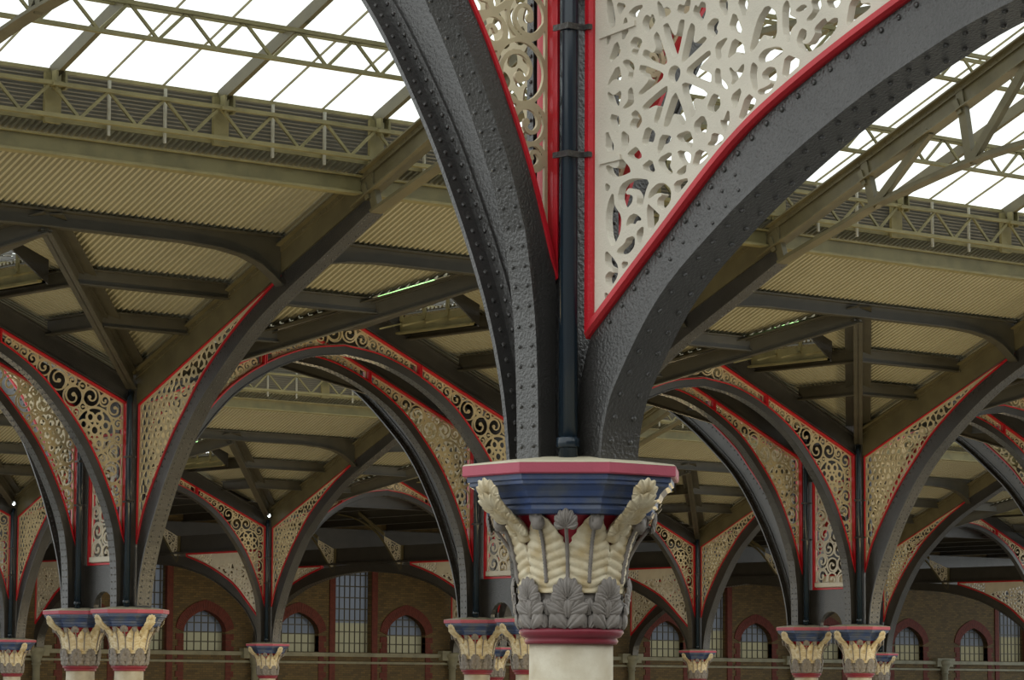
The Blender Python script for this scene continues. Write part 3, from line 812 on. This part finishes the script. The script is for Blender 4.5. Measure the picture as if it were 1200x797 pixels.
# ---------------------------------------------------------------- aisle arches
AI_SPAN = VW - VE
def aisle_meshes():
    out = {}
    half = AI_SPAN / 2
    sof = resample(AI_SOF, 110)
    sof[-1] = (half, sof[-1][1])
    for sg in (1, -1):
        mp = MY(sg)
        low = [(.19, 0.0), (.19, .35), (.24, .60)] + [(a, z - .02) for a, z in AI_LOW] + [(half, 2.98)]
        lo = shift(sof); hi = shift(resample(low, len(sof)))
        rib = MB().strip(lo, hi, -.12, .12, mp)
        Q = np.array(lo); fl = []; n = len(Q)
        for i in range(n):
            dd = Q[min(i + 1, n - 1)] - Q[max(i - 1, 0)]; dd /= np.linalg.norm(dd); fl.append(tuple(Q[i] + np.array([dd[1], -dd[0]]) * .025))
        rib.strip(fl, lo, -.15, .15, mp)
        plate = MB().strip(shift([(.15, AI_TOP + .03), (half, AI_TOP + .03)]), shift([(.15, 3.5), (half, 3.5)]), -.02, .02, mp)
        plate.strip(shift([(.15, AI_TOP + .02), (half, AI_TOP + .02)]), shift([(.15, AI_TOP + .08), (half, AI_TOP + .08)]), -.14, .14, mp)
        it = []; sm = []; R = resample(fl, 52)
        for i in range(1, 51):
            dd = np.array(R[i + 1]) - np.array(R[i - 1]); dd /= np.linalg.norm(dd); nn = np.array([dd[1], -dd[0]])
            for t in (-.075, .075): it.append((mp(*R[i], t), mp(nn[0], nn[1], 0)))
        H_ = resample(shift([(a, z) for a, z in AI_LOW]), 33)
        for i in range(1, 32):
            dd = np.array(H_[i + 1]) - np.array(H_[i - 1]); dd /= np.linalg.norm(dd); nn = np.array([dd[1], -dd[0]])
            q = np.array(H_[i]) + nn * .075
            for t in (-.12, .12): it.append((mp(q[0], q[1], t), (1 if t > 0 else -1, 0, 0)))
            if 4 < i < 11:
                for r_ in (.16, .25):
                    q = np.array(H_[i]) + nn * r_ + dd * .03 * (r_ * 10 % 2)
                    for t in (-.12, .12): sm.append((mp(q[0], q[1], t), (1 if t > 0 else -1, 0, 0)))
        out[sg] = (rib.mesh('arch_rib', 'iron'), MB().rivets(it, .019, 8).rivets(sm, .012, 8).mesh('rivets', 'iron'), plate.mesh('spandrel_plate', 'iron'))
    return out
IM = aisle_meshes()
KB = [(0, 2.69), (.35, 3.02), (.66, 3.35), (.96, 3.66), (.96, 3.84), (0, 3.47)]
def knee():
    f = Fret(shift(KB), .012, .03); f.pack(30, .12, .05, .026); return f
ME_KNEE = knee().mesh('knee_bracket', 'cream', .02, MY(1))
kr = crv([(0, 2.67), (.35, 3.0), (.66, 3.33), (.96, 3.64), (1.5, 4.06), (2.5, 4.5), (3.6, 4.72)], 5)
ME_KRIB = MB().strip(shift([(a, z - .05) for a, z in kr]), shift(kr), -.04, .04, MY(1)).strip(shift([(.96, 3.84), (2.4, 4.62)]), shift([(.96, 3.95), (2.4, 4.75)]), -.03, .03, MY(1)).strip(shift([(-.06, 2.69), (0, 2.69)]), shift([(-.06, 3.5), (0, 3.5)]), -.04, .04, MY(1)).mesh('bracket_rib', 'iron_truss')
def aisle(k, v, dirn, label, grp):
    t = thing('aisle_arch', label, 'arch', (U(k), v, 0), grp)
    if v == VA:
        for (x0, y0, x1, y1) in ((703, 43, 745, 27), (703, 190, 728, 184)):
            a, b_ = px_on_u(x0, y0, UPL), px_on_u(x1, y1, UPL)
            MB().bar((-.135, a[0] - VA, a[1]), (-.135, b_[0] - VA, b_[1]), .034, .016, (1, 0, 0)).build('strap_end', 'cream', t)
    for sg, y in ((dirn, 0), (-dirn, dirn * AI_SPAN)):
        r = ob('arch_rib', IM[sg][0], t, loc=(0, y, 0)); ob('rivets', IM[sg][1], r, kind='stuff')
        ob('spandrel_plate', IM[sg][2], t, loc=(0, y, 0))
        for x in (-.10,):
            p = ob('spandrel_panel', ME_AI[sg], t, loc=(x, y, 0), label='cream panel pierced with a wheel and scrolls'); ob('red_moulding', ME_AI_B[sg], p)
    return t
def knees(t):
    for y in (86.2 - VE, 90.0 - VE):
        p = ob('knee_bracket', ME_KNEE, t, loc=(-.08, y, 0)); ob('bracket_rib', ME_KRIB, p)
aisle(-2, VA, -1, 'great dark riveted arch sweeping up right with the cream wheel panel', 'aisle arches')
for k, lab in {2: 'dark far aisle arch at the left edge, behind the left pair', 3: 'dark far aisle arch left of the far column between two windows', 4: 'dark far aisle arch crossing the tall window left of the central pair',
               5: 'dark far aisle arch just right of the foreground capital', 6: 'dark far aisle arch behind the right pair', 7: 'dark far aisle arch at the right edge over a tall window'}.items():
    knees(aisle(k, VE, 1, lab, 'far aisle arches'))

# ---------------------------------------------------------------- tie panels between paired columns
SEP = VB1 - VB2
P_TIE = shift([(.27, .82), (SEP - .27, .82), (SEP - .27, 3.1), (.27, 3.1)])
def design_tie():
    f = Fret(P_TIE, .013, .045); f.pack(60, .15, .06, .030); return f
ME_TIE = design_tie().mesh('pierced_panel', 'cream', .02, MY(1)); ME_TIE_B = bead(P_TIE, .05, .13, MY(1)).mesh('red_moulding', 'red')
def tie_plate():
    pl = [(.17, .0)] + [(.45 + .33 * (1 - math.cos(PI * i / 10)), .34 * math.sin(PI * i / 10)) for i in range(11)] + [(SEP - .17, .0), (SEP - .17, .80), (.17, .80)]
    return MB().prism(shift(pl), -.05, .05, MY(1))
ME_TIEP = tie_plate().mesh('tie_plate', 'iron')
ME_TIEU = MB().box((-.05, .17, up(3.12)), (.05, SEP - .17, up(3.9))).mesh('tie_plate', 'iron')
ME_TSILL = MB().box((-.065, .32, up(.86)), (.065, SEP - .32, up(.95))).mesh('panel_sill', 'cream')
for k, s_ in ((0, 'left'), (1, 'central'), (2, 'right')):
    t = thing('tie_panel', 'upright pierced cream panel with red edge joining the %s pair of columns' % s_, 'panel', (U(k), VB2, 0), 'panels inside the column pairs')
    ob('tie_plate', ME_TIEP, t); ob('tie_plate', ME_TIEU, t); ob('panel_sill', ME_TSILL, t); p = ob('pierced_panel', ME_TIE, t); ob('red_moulding', ME_TIE_B, p)

# ---------------------------------------------------------------- roof
def zsheet(s): return up(4.27 + .42 * s)
PITCHC = .117
CORR = [(0, 0), (.045, 0), (.060, .05), (.102, .05), (.117, 0)]
def corrugated(across0, across1, span_fun, pt, name='corrugated_sheet'):
    """profiled sheet: across = position along the profile, span_fun(a) -> (b0, b1), pt(a, b, dz)"""
    mb = MB(); prof = []; a = across0
    while a < across1 - 1e-6:
        for o, dz in CORR[:-1]:
            if a + o <= across1: prof.append((a + o, dz))
        a += PITCHC
    prof.append((across1, 0))
    rows = []
    for a, dz in prof:
        b0, b1 = span_fun(a)
        if b1 - b0 < .01: b1 = b0 + .01
        rows.append((pt(a, b0, dz), pt(a, b1, dz)))
    vs_ = [q for r in rows for q in r]
    mb.add(vs_, [(2 * i, 2 * i + 1, 2 * i + 3, 2 * i + 2) for i in range(len(rows) - 1)])
    return mb
VK = 4.4 / hb
LANT0, LANT1 = .3, 2.5            # lantern opening in the gable (distance out from the row)
def girder(mp, y, sg):
    mb = MB()
    bot = [(0.06, 5.30), (.25, 5.45), (.5, 5.62), (.85, 5.74), (1.3, 5.81), (2.0, 5.85)]
    L = shift(bot + [(BAY - a, z) for a, z in reversed(bot)]); Hh = [(a, up(6.10)) for a, z in L]
    mb.strip(L, Hh, -.02, .02, lambda a, z, t: (a, sg * y + t, z))
    mb.strip([(a, z - .02) for a, z in L], L, -.11, .11, lambda a, z, t: (a, sg * y + t, z))
    mb.box((0.05, sg * y - .11, up(6.08)), (BAY - .05, sg * y + .11, up(6.115)))
    return mb
def half_meshes(hs, sg, detail):
    """one bay of one roof slope; origin at column k on the row line, s measured along sg * y"""
    m = {}; Y = lambda s: sg * s
    m['sheet'] = corrugated(0, BAY, lambda a: (min(a, BAY - a) * VK, 6.62), lambda a, b, dz: (a, Y(b), zsheet(b) + dz)).mesh('corrugated_sheet', 'sheet')
    m['girder'] = girder(None, 4.4, sg).mesh('main_girder', 'iron_roof')
    pur = []
    for s in (1.75, 2.95):
        x = s / VK; z = up(4.27 + .42 * s - .19)
        pur.append(MB().ibeam((x, Y(s), z), (.1, Y(s), z), .14, .28).bar((x, Y(s - .22), z + .1), (.1, Y(s - .22), z + .1), .10, .05).mesh('purlin', 'iron_roof'))
        pur.append(MB().ibeam((BAY - x, Y(s), z), (BAY - .1, Y(s), z), .14, .28).bar((BAY - x, Y(s - .22), z + .1), (BAY - .1, Y(s - .22), z + .1), .10, .05).mesh('purlin', 'iron_roof'))
        pur.append(MB().ibeam((x, Y(s), z), (x, Y(.05), z), .14, .28).mesh('purlin', 'iron_roof'))
        pur.append(MB().ibeam((BAY - x, Y(s), z), (BAY - x, Y(.05), z), .14, .28).mesh('purlin', 'iron_roof'))
    m['pur'] = pur
    val = []
    for x0, x1 in ((.12, hb), (BAY - .12, hb)):
        val.append(MB().ibeam((x0, Y(.12), up(4.0)), (x1, Y(4.4), up(5.88)), .18, .32).mesh('valley_beam', 'iron_roof'))
        g = MB()
        d = Vector((x1 - x0, Y(4.28), 0)).normalized(); nrm = Vector((-d.y, d.x, 0)) * .26
        a, b_ = Vector((x0, Y(.12), up(4.235))), Vector((x1, Y(4.4), up(6.03)))
        g.add([a - nrm, a + nrm, b_ + nrm, b_ - nrm] + [q + Vector((0, 0, .02)) for q in (a - nrm, a + nrm, b_ + nrm, b_ - nrm)], [(0, 1, 2, 3), (7, 6, 5, 4), (0, 4, 5, 1), (1, 5, 6, 2), (2, 6, 7, 3), (3, 7, 4, 0)])
        m.setdefault('gut', []).append(g.mesh('valley_gutter', 'iron_roof'))
    m['val'] = val
    m['eaves'] = MB().box((0, Y(6.55) - .03, up(6.60)), (BAY, Y(6.55) + .03, up(6.86))).box((0, Y(6.55) - .12, up(6.56)), (BAY, Y(6.55) + .12, up(6.60))).box((0, Y(6.55) - .12, up(6.84)), (BAY, Y(6.55) + .12, up(6.87))).mesh('eaves_girder', 'olive')
    lat = []
    for s in (6.9, 8.97, 11.2, 13.45):
        if s > hs: continue
        zb = up(truss_top(s) + .08); zt = zb + .48; L = MB()
        for z in (zb, zt): L.box((0, Y(s) - .045, z - .03), (BAY, Y(s) + .045, z + .03))
        n = 18; st = BAY / n
        for i in range(n):
            a = (i * st, Y(s), zt) if i % 2 == 0 else (i * st, Y(s), zb); b_ = ((i + 1) * st, Y(s), zb) if i % 2 == 0 else ((i + 1) * st, Y(s), zt)
            L.bar(a, b_, .045, .035, (0, 1, 0))
        lat.append(L.mesh('lattice_purlin', 'olive'))
    m['lat'] = lat
    # louvre band
    sl = []
    for i in range(11):
        z = up(7.14 + i * .060)
        sl.append(MB().add([(0, Y(6.57), z), (BAY / 3, Y(6.57), z), (BAY / 3, Y(6.64), z + .05), (0, Y(6.64), z + .05), (0, Y(6.57), z + .007), (BAY / 3, Y(6.57), z + .007), (BAY / 3, Y(6.64), z + .057), (0, Y(6.64), z + .057)],
                           [(0, 1, 2, 3), (7, 6, 5, 4), (0, 4, 5, 1), (2, 6, 7, 3), (1, 5, 6, 2), (0, 3, 7, 4)]).mesh('louvre_slat', 'louvre'))
    m['slat'] = sl
    m['head'] = MB().box((0, Y(6.6) - .05, up(7.80)), (BAY, Y(6.6) + .05, up(7.86))).box((0, Y(6.6) - .03, up(7.06)), (BAY, Y(6.6) + .03, up(7.13))).mesh('louvre_frame', 'olive')
    m['lpost'] = MB().box((-.14, Y(6.70) - .03, up(7.02)), (.14, Y(6.70) + .03, up(7.78))).box((-.16, Y(6.9) - .10, up(7.54)), (.16, Y(6.9) + .10, up(7.59))).box((.06, Y(6.9) - .06, up(7.5)), (.1, Y(6.9) + .06, up(7.78))).box((-.1, Y(6.9) - .06, up(7.5)), (-.06, Y(6.9) + .06, up(7.78))).mesh('louvre_post', 'olive')
    m['lbar'] = MB().box((-.02, Y(6.68) - .02, up(6.95)), (.02, Y(6.68) + .02, up(7.80))).mesh('louvre_bracket', 'bracket')
    zg = lambda s: up(7.86 + .42 * (s - 6.6))
    m['raf'] = MB().bar((0, Y(6.72), zg(6.72) - .12), (0, Y(hs), zg(hs) - .12), .09, .2).mesh('glazing_rafter', 'iron_truss')
    m['bar'] = MB().bar((0, Y(6.6), zg(6.6) - .01), (0, Y(hs), zg(hs) - .01), .018, .035).mesh('glazing_bar', 'olive')
    w9 = BAY / 9; cuts = [6.56, 9.3, 11.65, 14.0, hs]
    pn = []
    for i in range(len(cuts) - 1):
        a, b_ = cuts[i] , cuts[i + 1] + .05
        pn.append(MB().add([(.015, Y(a), zg(a) + .02), (w9 - .015, Y(a), zg(a) + .02), (w9 - .015, Y(b_), zg(b_)), (.015, Y(b_), zg(b_))], [(0, 1, 2, 3)]).mesh('glass_pane', 'roof_glass'))
    m['pane'] = pn
    m['gpur'] = [MB().bar((0, Y(s), zg(s) - .05), (BAY, Y(s), zg(s) - .05), .06, .06).mesh('glazing_purlin', 'olive') for s in (8.4, 10.6, 12.8)]
    return m
CEIL = {}
def roof_slope(root, v, sg, ks, hs, key, visible=True):
    m = HM[key]
    for k in ks:
        L = (U(k), v, 0)
        ob('corrugated_sheet', m['sheet'], root, L); ob('main_girder', m['girder'], root, L)
        for q in m['pur']: ob('purlin', q, root, L)
        for q in m['val']: ob('valley_beam', q, root, L)
        for q in m['gut']: ob('valley_gutter', q, root, L)
        ob('eaves_girder', m['eaves'], root, L); ob('louvre_frame', m['head'], root, L)
        for q in m['lat']: ob('lattice_purlin', q, root, L)
        for q in m['gpur']: ob('glazing_purlin', q, root, L)
        for i in range(3):
            X = (U(k) + i * BAY / 3, v, 0)
            for q in m['slat']: ob('louvre_slat', q, root, X)
            ob('louvre_post', m['lpost'], root, (X[0] + .15, v, 0)); ob('glazing_rafter', m['raf'], root, (X[0] + .15, v, 0))
        for i in range(9):
            X = (U(k) + i * BAY / 9 + .15, v, 0)
            ob('glazing_bar', m['bar'], root, X)
            if i % 3: ob('louvre_bracket', m['lbar'], root, X)
            for q in m['pane']: ob('glass_pane', q, root, X)
H1, H2 = (VB2 - VA) / 2, (VE - VB1) / 2
HM = {'1f': half_meshes(H1, -1, 1), '1n': half_meshes(H1, 1, 1), '2n': half_meshes(H2, 1, 1), '2f': half_meshes(H2, -1, 1)}
roof1 = struct('ceiling', 'iron and glass roof over the near platforms'); roof2 = struct('ceiling', 'iron and glass roof over the far platforms')
roof_slope(roof1, VB2, -1, range(-2, 3), H1, '1f'); roof_slope(roof1, VA, 1, range(-2, 2), H1, '1n')
roof_slope(roof2, VE, -1, range(1, 7), H2, '2f'); roof_slope(roof2, VB1, 1, range(0, 5), H2, '2n')

def gable_meshes(d0, d1):
    """cross gable over a row; the row occupies y 0..d1-d0, slopes run on to the valleys both sides"""
    wy = d1; out = {}
    def ext(y): return max(0, -y, y - wy)
    y0, y1 = -4.4, wy + 4.4
    if d0: y0, y1 = d0
    for sg, nm in ((1, 'near'), (-1, 'far')):
        def span(y):
            a = ext(y) / VK; lim = hb
            if sg == -1 and (LANT0 < -y < LANT1 or LANT0 < y - wy < LANT1): lim = hb - 1.15
            return a, max(a, lim)
        out[nm] = corrugated(y0, y1, span, lambda y, a, dz: (a if sg == 1 else BAY - a, y, up(4.27 + .40 * a) + dz)).mesh('corrugated_sheet', 'sheet')
    return out
def lantern(root, k, v, sg):
    """raised louvre beside the gable ridge; sg = direction away from the row"""
    x = U(k) + hb + 1.15; z0 = up(5.53); a, b_ = v + sg * LANT0, v + sg * LANT1
    ob('lantern_kerb', None or MB().box((x - .05, min(a, b_), z0 - .30), (x + .05, max(a, b_), z0 + .02)).box((x - .14, min(a, b_), z0 - .30), (x + .05, max(a, b_), z0 - .26)).mesh('lantern_kerb', 'olive'), root)
    for i in range(6):
        z = z0 + .06 + i * .11
        ob('louvre_slat', MB().add([(x - .03, a, z), (x - .03, b_, z), (x + .05, b_, z + .07), (x + .05, a, z + .07), (x - .03, a, z + .01), (x - .03, b_, z + .01), (x + .05, b_, z + .08), (x + .05, a, z + .08)],
           [(0, 1, 2, 3), (7, 6, 5, 4), (0, 4, 5, 1), (2, 6, 7, 3), (1, 5, 6, 2), (0, 3, 7, 4)]).mesh('louvre_slat', 'louvre'), root)
    for i in range(4):
        y = a + (b_ - a) * (i + .1) / 3.2
        ob('louvre_bracket', MB().box((x - .08, y - .03, z0 - .05), (x - .03, y + .03, z0 + .75)).bar((x - .06, y, z0 - .1), (x - .5, y - sg * .1, z0 - .22), .03, .03).mesh('louvre_bracket', 'olive'), root)
    ob('lantern_end', MB().prism([(x - 1.15, up(6.1)), (x + .06, z0 - .32), (x + .06, z0 + .75), (x - 1.15, up(6.9))], b_ - .02, b_ + .02, lambda p, z, t: (p, t, z)).mesh('lantern_end', 'iron'), root)
    ob('lantern_end', MB().prism([(x - 1.15, up(6.1)), (x + .06, z0 - .32), (x + .06, z0 + .75), (x - 1.15, up(6.9))], a - .02, a + .02, lambda p, z, t: (p, t, z)).mesh('lantern_end', 'iron'), root)
    ob('glass_pane', MB().add([(x + .06, a, z0 + .75), (x + .06, b_, z0 + .75), (x - 1.15, b_, up(6.9)), (x - 1.15, a, up(6.9))], [(0, 1, 2, 3)]).mesh('glass_pane', 'roof_glass'), root)
    ob('lantern_side', MB().box((x - 1.2, min(a, b_), up(6.1)), (x - 1.13, max(a, b_), up(6.92))).mesh('lantern_side', 'iron'), root)
GP = gable_meshes(None, SEP); GA = gable_meshes((-.5, 4.4), 0.0); GE = gable_meshes((-4.4, .5), 0.0)
def ridge(root, k, v, y0, y1):
    X = U(k) + hb; ys = [y0, min(y0 + 3.9, -.2) if y0 < -1 else y0, max(y1 - 3.9, .2) if y1 > 1 else y1, y1]
    zs = [5.80 if y0 < -1 else 5.3, 5.28, 5.28, 5.80 if y1 > 1 else 5.3]
    lo = [(v + a, up(z)) for a, z in zip(ys, zs)]; hi = [(v + a, up(6.15)) for a in ys]; f_ = lambda a, z, t: (X + t, a, z)
    ob('ridge_beam', MB().strip(lo, hi, -.03, .03, f_).strip([(a, z - .03) for a, z in lo], lo, -.11, .11, f_).mesh('ridge_beam', 'iron_roof'), root)
    zr = 4.27 + .40 * hb; ob('ridge_cap', MB().prism([(-.5, zr - .15), (0, zr + .05), (.06, zr + .05), (.06, zr + .09), (0, zr + .09), (-.5, zr - .11)], v + y0, v + y1, lambda a, z, t: (X + a, t, up(z))).mesh('ridge_cap', 'iron_roof'), root)
for k in range(-2, 3):
    ob('corrugated_sheet', GP['near'], roof1, (U(k), VB2, 0)); ob('corrugated_sheet', GP['far'], roof1, (U(k), VB2, 0))
    ridge(roof1, k, VB2, -4.4, SEP + 4.4); lantern(roof1, k, VB2, -1)
for k in range(-2, 2):
    ob('corrugated_sheet', GA['near'], roof1, (U(k), VA, 0)); ob('corrugated_sheet', GA['far'], roof1, (U(k), VA, 0)); ridge(roof1, k, VA, -.2, 4.4)
for k in range(1, 7):
    ob('corrugated_sheet', GE['near'], roof2, (U(k), VE, 0)); ob('corrugated_sheet', GE['far'], roof2, (U(k), VE, 0)); ridge(roof2, k, VE, -4.4, .2); lantern(roof2, k, VE, -1)

# ---------------------------------------------------------------- fluorescent lamps along the ridge beams, spot lamps on the far column heads
LL = [(0, VB2, 'green-white fluorescent batten lamp under the roof left of the foreground arch'), (1, VB2, 'green-white fluorescent batten lamp under the roof right of the foreground arch'), (2, VE, 'small green fluorescent batten lamp beyond the left pair of columns')]
for k, v, lab in LL:
    x = U(k) + hb - .16
    t = thing('batten_lamp', lab, 'lamp', (x, v - 2.2, up(5.79)), 'batten lamps'); t.rotation_euler.x = -.10
    MB().box((-.15, -1.25, .02), (.0, 1.3, .10)).build('lamp_housing', 'lamp_body', t); MB().tube([(-.12, -.85, 0), (-.12, .75, 0)], .025, 8).build('lamp_tube', 'tube', t)
for k, lab in ((2, 'tiny white spot lamp at the head of the leftmost far column'), (3, 'tiny white spot lamp at the head of the far column left of centre')):
    t = thing('spot_lamp', lab, 'lamp', (U(k) - .32, VE - .42, up(3.95)), 'spot lamps')
    MB().lathe([(.01, -.06), (.045, -.03), (.045, .03), (.01, .06)], 10).build('lamp_lens', 'spot', t); MB().box((-.02, -.02, .05), (.02, .12, .09)).build('lamp_arm', 'iron', t)

# ---------------------------------------------------------------- far wall, windows, aisle roof, floor
wall = struct('wall_far', 'yellow-brown brick wall with arched windows behind the far columns', (0, 0, 0))
K0, K1 = 1, 10
LX, LW, LSILL, LSPR = 2.5, .91, -.03, .62       # lancets: offset from mid bay, half width, sill and springing
TW, TTOP = .85, 3.05
def lancet(w, n=9):                              # pointed arch outline, upper part
    R = 2 * w * .86; cx = -w + R; out = []
    a1 = math.acos((cx) / R)
    for i in range(n + 1):
        a = PI - (a1) * i / n * 1.0
        out.append((cx + R * math.cos(a), .55 * R * math.sin(a)))
    apex = out[-1]
    return out + [(-x, z) for x, z in reversed(out[:-1])]
LP = lancet(LW)
def wall_bay():
    mb = MB(); T0, T1 = 0, .5; z0, z1 = -H, 7.0
    fy = lambda a, z, t: (a, t, up(z))
    def rect(a0, a1, b0, b1): mb.prism([(a0, b0), (a1, b0), (a1, b1), (a0, b1)], T0, T1, fy)
    rect(0, BAY, z0, LSILL); rect(0, BAY, TTOP, z1)
    xs = [0, hb - LX - LW, hb - LX + LW, hb - TW, hb + TW, hb + LX - LW, hb + LX + LW, BAY]
    rect(xs[0], xs[1], LSILL, TTOP); rect(xs[2], xs[3], LSILL, TTOP); rect(xs[4], xs[5], LSILL, TTOP); rect(xs[6], xs[7], LSILL, TTOP)
    for c in (hb - LX, hb + LX):
        arch = [(c + x, LSPR + z) for x, z in LP]
        for i in range(len(arch) - 1):
            (xa, za), (xb, zb) = arch[i], arch[i + 1]
            mb.prism([(xa, za), (xb, zb), (xb, TTOP), (xa, TTOP)], T0, T1, fy)
    return mb
ME_WALL = wall_bay().mesh('brick_panel', 'brick')
def arch_ring():
    mb = MB(); fy = lambda a, z, t: (a, t, up(z)); n = len(LP)
    for i in range(n - 1):
        for j in range(2):
            t0, t1 = (j + .04) / 2, (j + .96) / 2
            p = [(LP[i][0] * (1 - t) + LP[i + 1][0] * t, LP[i][1] * (1 - t) + LP[i + 1][1] * t) for t in (t0, t1)]
            def o(q, d):
                l = math.hypot(q[0], q[1] + .35); return (q[0] * (1 + d / l), q[1] + (q[1] + .35) * d / l)
            q = [o(p[0], .0), o(p[1], .0), o(p[1], .36), o(p[0], .36)]
            mb.prism([(x, LSPR + z) for x, z in q], -.04, .2, fy)
    for sx in (-1, 1):
        for r in range(8):
            z = -1.2 + r * .22; mb.prism([(sx * LW, z), (sx * (LW + (.34 if r % 2 else .24)), z), (sx * (LW + (.34 if r % 2 else .24)), z + .21), (sx * LW, z + .21)], -.03, .2, fy)
    return mb
ME_VOUS = arch_ring().mesh('arch_bricks', 'red_brick')
ME_JAMB = MB().box((-.13, -.05, up(-3)), (.13, .1, up(TTOP))).mesh('jamb_strip', 'red_brick')
ME_SILL = MB().box((0, -.14, up(-.20)), (BAY, .05, up(-.06))).box((0, -.09, up(-.46)), (BAY, .05, up(-.38))).mesh('string_course', 'stone')
def win_meshes():
    fy = lambda a, z, t: (a, t, up(z)); o = {}
    outl = [(-LW, LSILL), (LW, LSILL)] + [(x, LSPR + z) for x, z in reversed(LP)]
    low = [(-LW, LSILL), (LW, LSILL), (LW, .62), (-LW, .62)]; o['l_low'] = MB().prism(low, .24, .25, fy).mesh('lower_glass', 'window_cream')
    o['l_up'] = MB().prism([(-LW, .62), (LW, .62)] + [(x, LSPR + z) for x, z in reversed(LP) if LSPR + z > .62], .24, .25, fy).mesh('upper_glass', 'window_blue')
    b_ = MB()
    def ztop(x): return LSPR + interp(LP[:len(LP) // 2 + 1], -abs(x))
    for i in range(-2, 3): x = i * LW / 3; b_.prism([(x - .014, LSILL), (x + .014, LSILL), (x + .015, ztop(x)), (x - .015, ztop(x))], .20, .24, fy)
    for z in (.28, .62, .95, 1.2):
        hw = LW if z < LSPR else max(abs(q[0]) for q in LP if q[1] + LSPR >= z - .06); b_.prism([(-hw, z - .022), (hw, z - .022), (hw, z + .022), (-hw, z + .022)], .20, .24, fy)
    o['l_bar'] = b_.mesh('glazing_bars', 'window_bar')
    o['t_low'] = MB().prism([(-TW, LSILL), (TW, LSILL), (TW, 1.05), (-TW, 1.05)], .24, .25, fy).mesh('lower_glass', 'window_cream')
    o['t_up'] = MB().prism([(-TW, 1.05), (TW, 1.05), (TW, TTOP), (-TW, TTOP)], .24, .25, fy).mesh('upper_glass', 'window_blue')
    b_ = MB()
    for i in range(-3, 4): x = i * TW / 3.5; b_.prism([(x - .014, LSILL), (x + .014, LSILL), (x + .015, TTOP), (x - .015, TTOP)], .20, .24, fy)
    z = .3
    while z < TTOP: b_.prism([(-TW, z - .022), (TW, z - .022), (TW, z + .022), (-TW, z + .022)], .20, .24, fy); z += .42
    o['t_bar'] = b_.mesh('glazing_bars', 'window_bar')
    return o
WM = win_meshes(); wn = 0
def window(x, kind, lab):
    global wn; wn += 1
    w = struct('window_%d' % wn, lab, (x, VW, 0))
    c = kind
    ob('lower_glass', WM[c + '_low'], w); ob('upper_glass', WM[c + '_up'], w); ob('glazing_bars', WM[c + '_bar'], w)
def shaft_mesh():
    mb = MB()
    mb.box((-.30, -.18, up(-H)), (.30, .05, up(-.45)))
    return mb
ME_CORB = MB().lathe([(.13, 0), (.13, up(-.62)), (.17, up(-.60)), (.17, up(-.56)), (.14, up(-.54)), (.19, up(-.35)), (.26, up(-.18)), (.28, up(-.16)), (.28, up(-.02)), (.24, up(.0))], 14).mesh('wall_shaft', 'stone', True)
ME_ABUT = MB().box((-.55, -.30, up(-.06)), (.55, .05, up(.06))).box((-.5, -.24, up(-.30)), (.5, .05, up(-.06))).mesh('abutment_block', 'stone')
ME_WG = MB().box((0, -.12, up(3.06)), (BAY, -.02, up(4.5))).box((0, -.22, up(3.0)), (BAY, -.02, up(3.07))).mesh('wall_girder', 'iron')
WHERE = {2: 'in the wall at the left edge', 3: 'in the wall behind the left pair of columns', 4: 'in the wall between the far column and the central pair',
         5: 'in the wall behind the foreground column', 6: 'in the wall right of the foreground capital', 7: 'in the wall behind the right pair of columns', 8: 'in the wall at the right edge'}
for k in range(K0, K1):
    L = (U(k), VW, 0)
    ob('brick_panel', ME_WALL, wall, L); ob('string_course', ME_SILL, wall, L)
    for c in (hb - LX, hb + LX): ob('arch_bricks', ME_VOUS, wall, (U(k) + c, VW, 0), kind='stuff')
    for c in (hb - TW - .13, hb + TW + .13): ob('jamb_strip', ME_JAMB, wall, (U(k) + c, VW, 0))
    ob('wall_girder', ME_WG, wall, L)
    ob('wall_shaft', ME_CORB, wall, (U(k), VW - .2, 0)); ob('abutment_block', ME_ABUT, wall, L)
    if k in WHERE:
        window(U(k) + hb - LX, 'l', 'pointed window left of the tall window ' + WHERE[k]); window(U(k) + hb, 't', 'tall barred window with blue upper glass ' + WHERE[k]); window(U(k) + hb + LX, 'l', 'pointed window right of the tall window ' + WHERE[k])
# aisle roof
ar = struct('ceiling', 'dark low roof of the far aisle')
for k in range(1, 9):
    a = MB().box((0, VE + .3, up(4.95)), (BAY, VW + .3, up(5.0)))
    ob('ceiling_panel', a.mesh('ceiling_panel', 'sheet'), ar, (U(k), 0, 0))
    for x in (0, BAY / 3, 2 * BAY / 3): ob('ceiling_beam', MB().ibeam((x, VE + .3, up(4.72)), (x, VW, up(4.72)), .2, .44).mesh('ceiling_beam', 'iron'), ar, (U(k), 0, 0))
    ob('wall_plate', MB().ibeam((0, VE + .45, up(4.6)), (BAY, VE + .45, up(4.6)), .16, .4).mesh('wall_plate', 'iron'), ar, (U(k), 0, 0))
# solid gable wall that closes the far row against the aisle
fl = MB().box((-60, -30, -.3), (150, 130, 0)).build('floor', 'floor'); fl['kind'] = 'structure'; fl['label'] = 'grey platform floor below the picture'
# unseen near aisle wall, put behind the viewer to block light
wn_ = MB().box((-20, -4.6, 0), (70, -4.0, 11.5)).build('wall_near_blocker', 'brick'); wn_['kind'] = 'structure'; wn_['label'] = 'unseen brick wall behind the viewer, placed to block light'
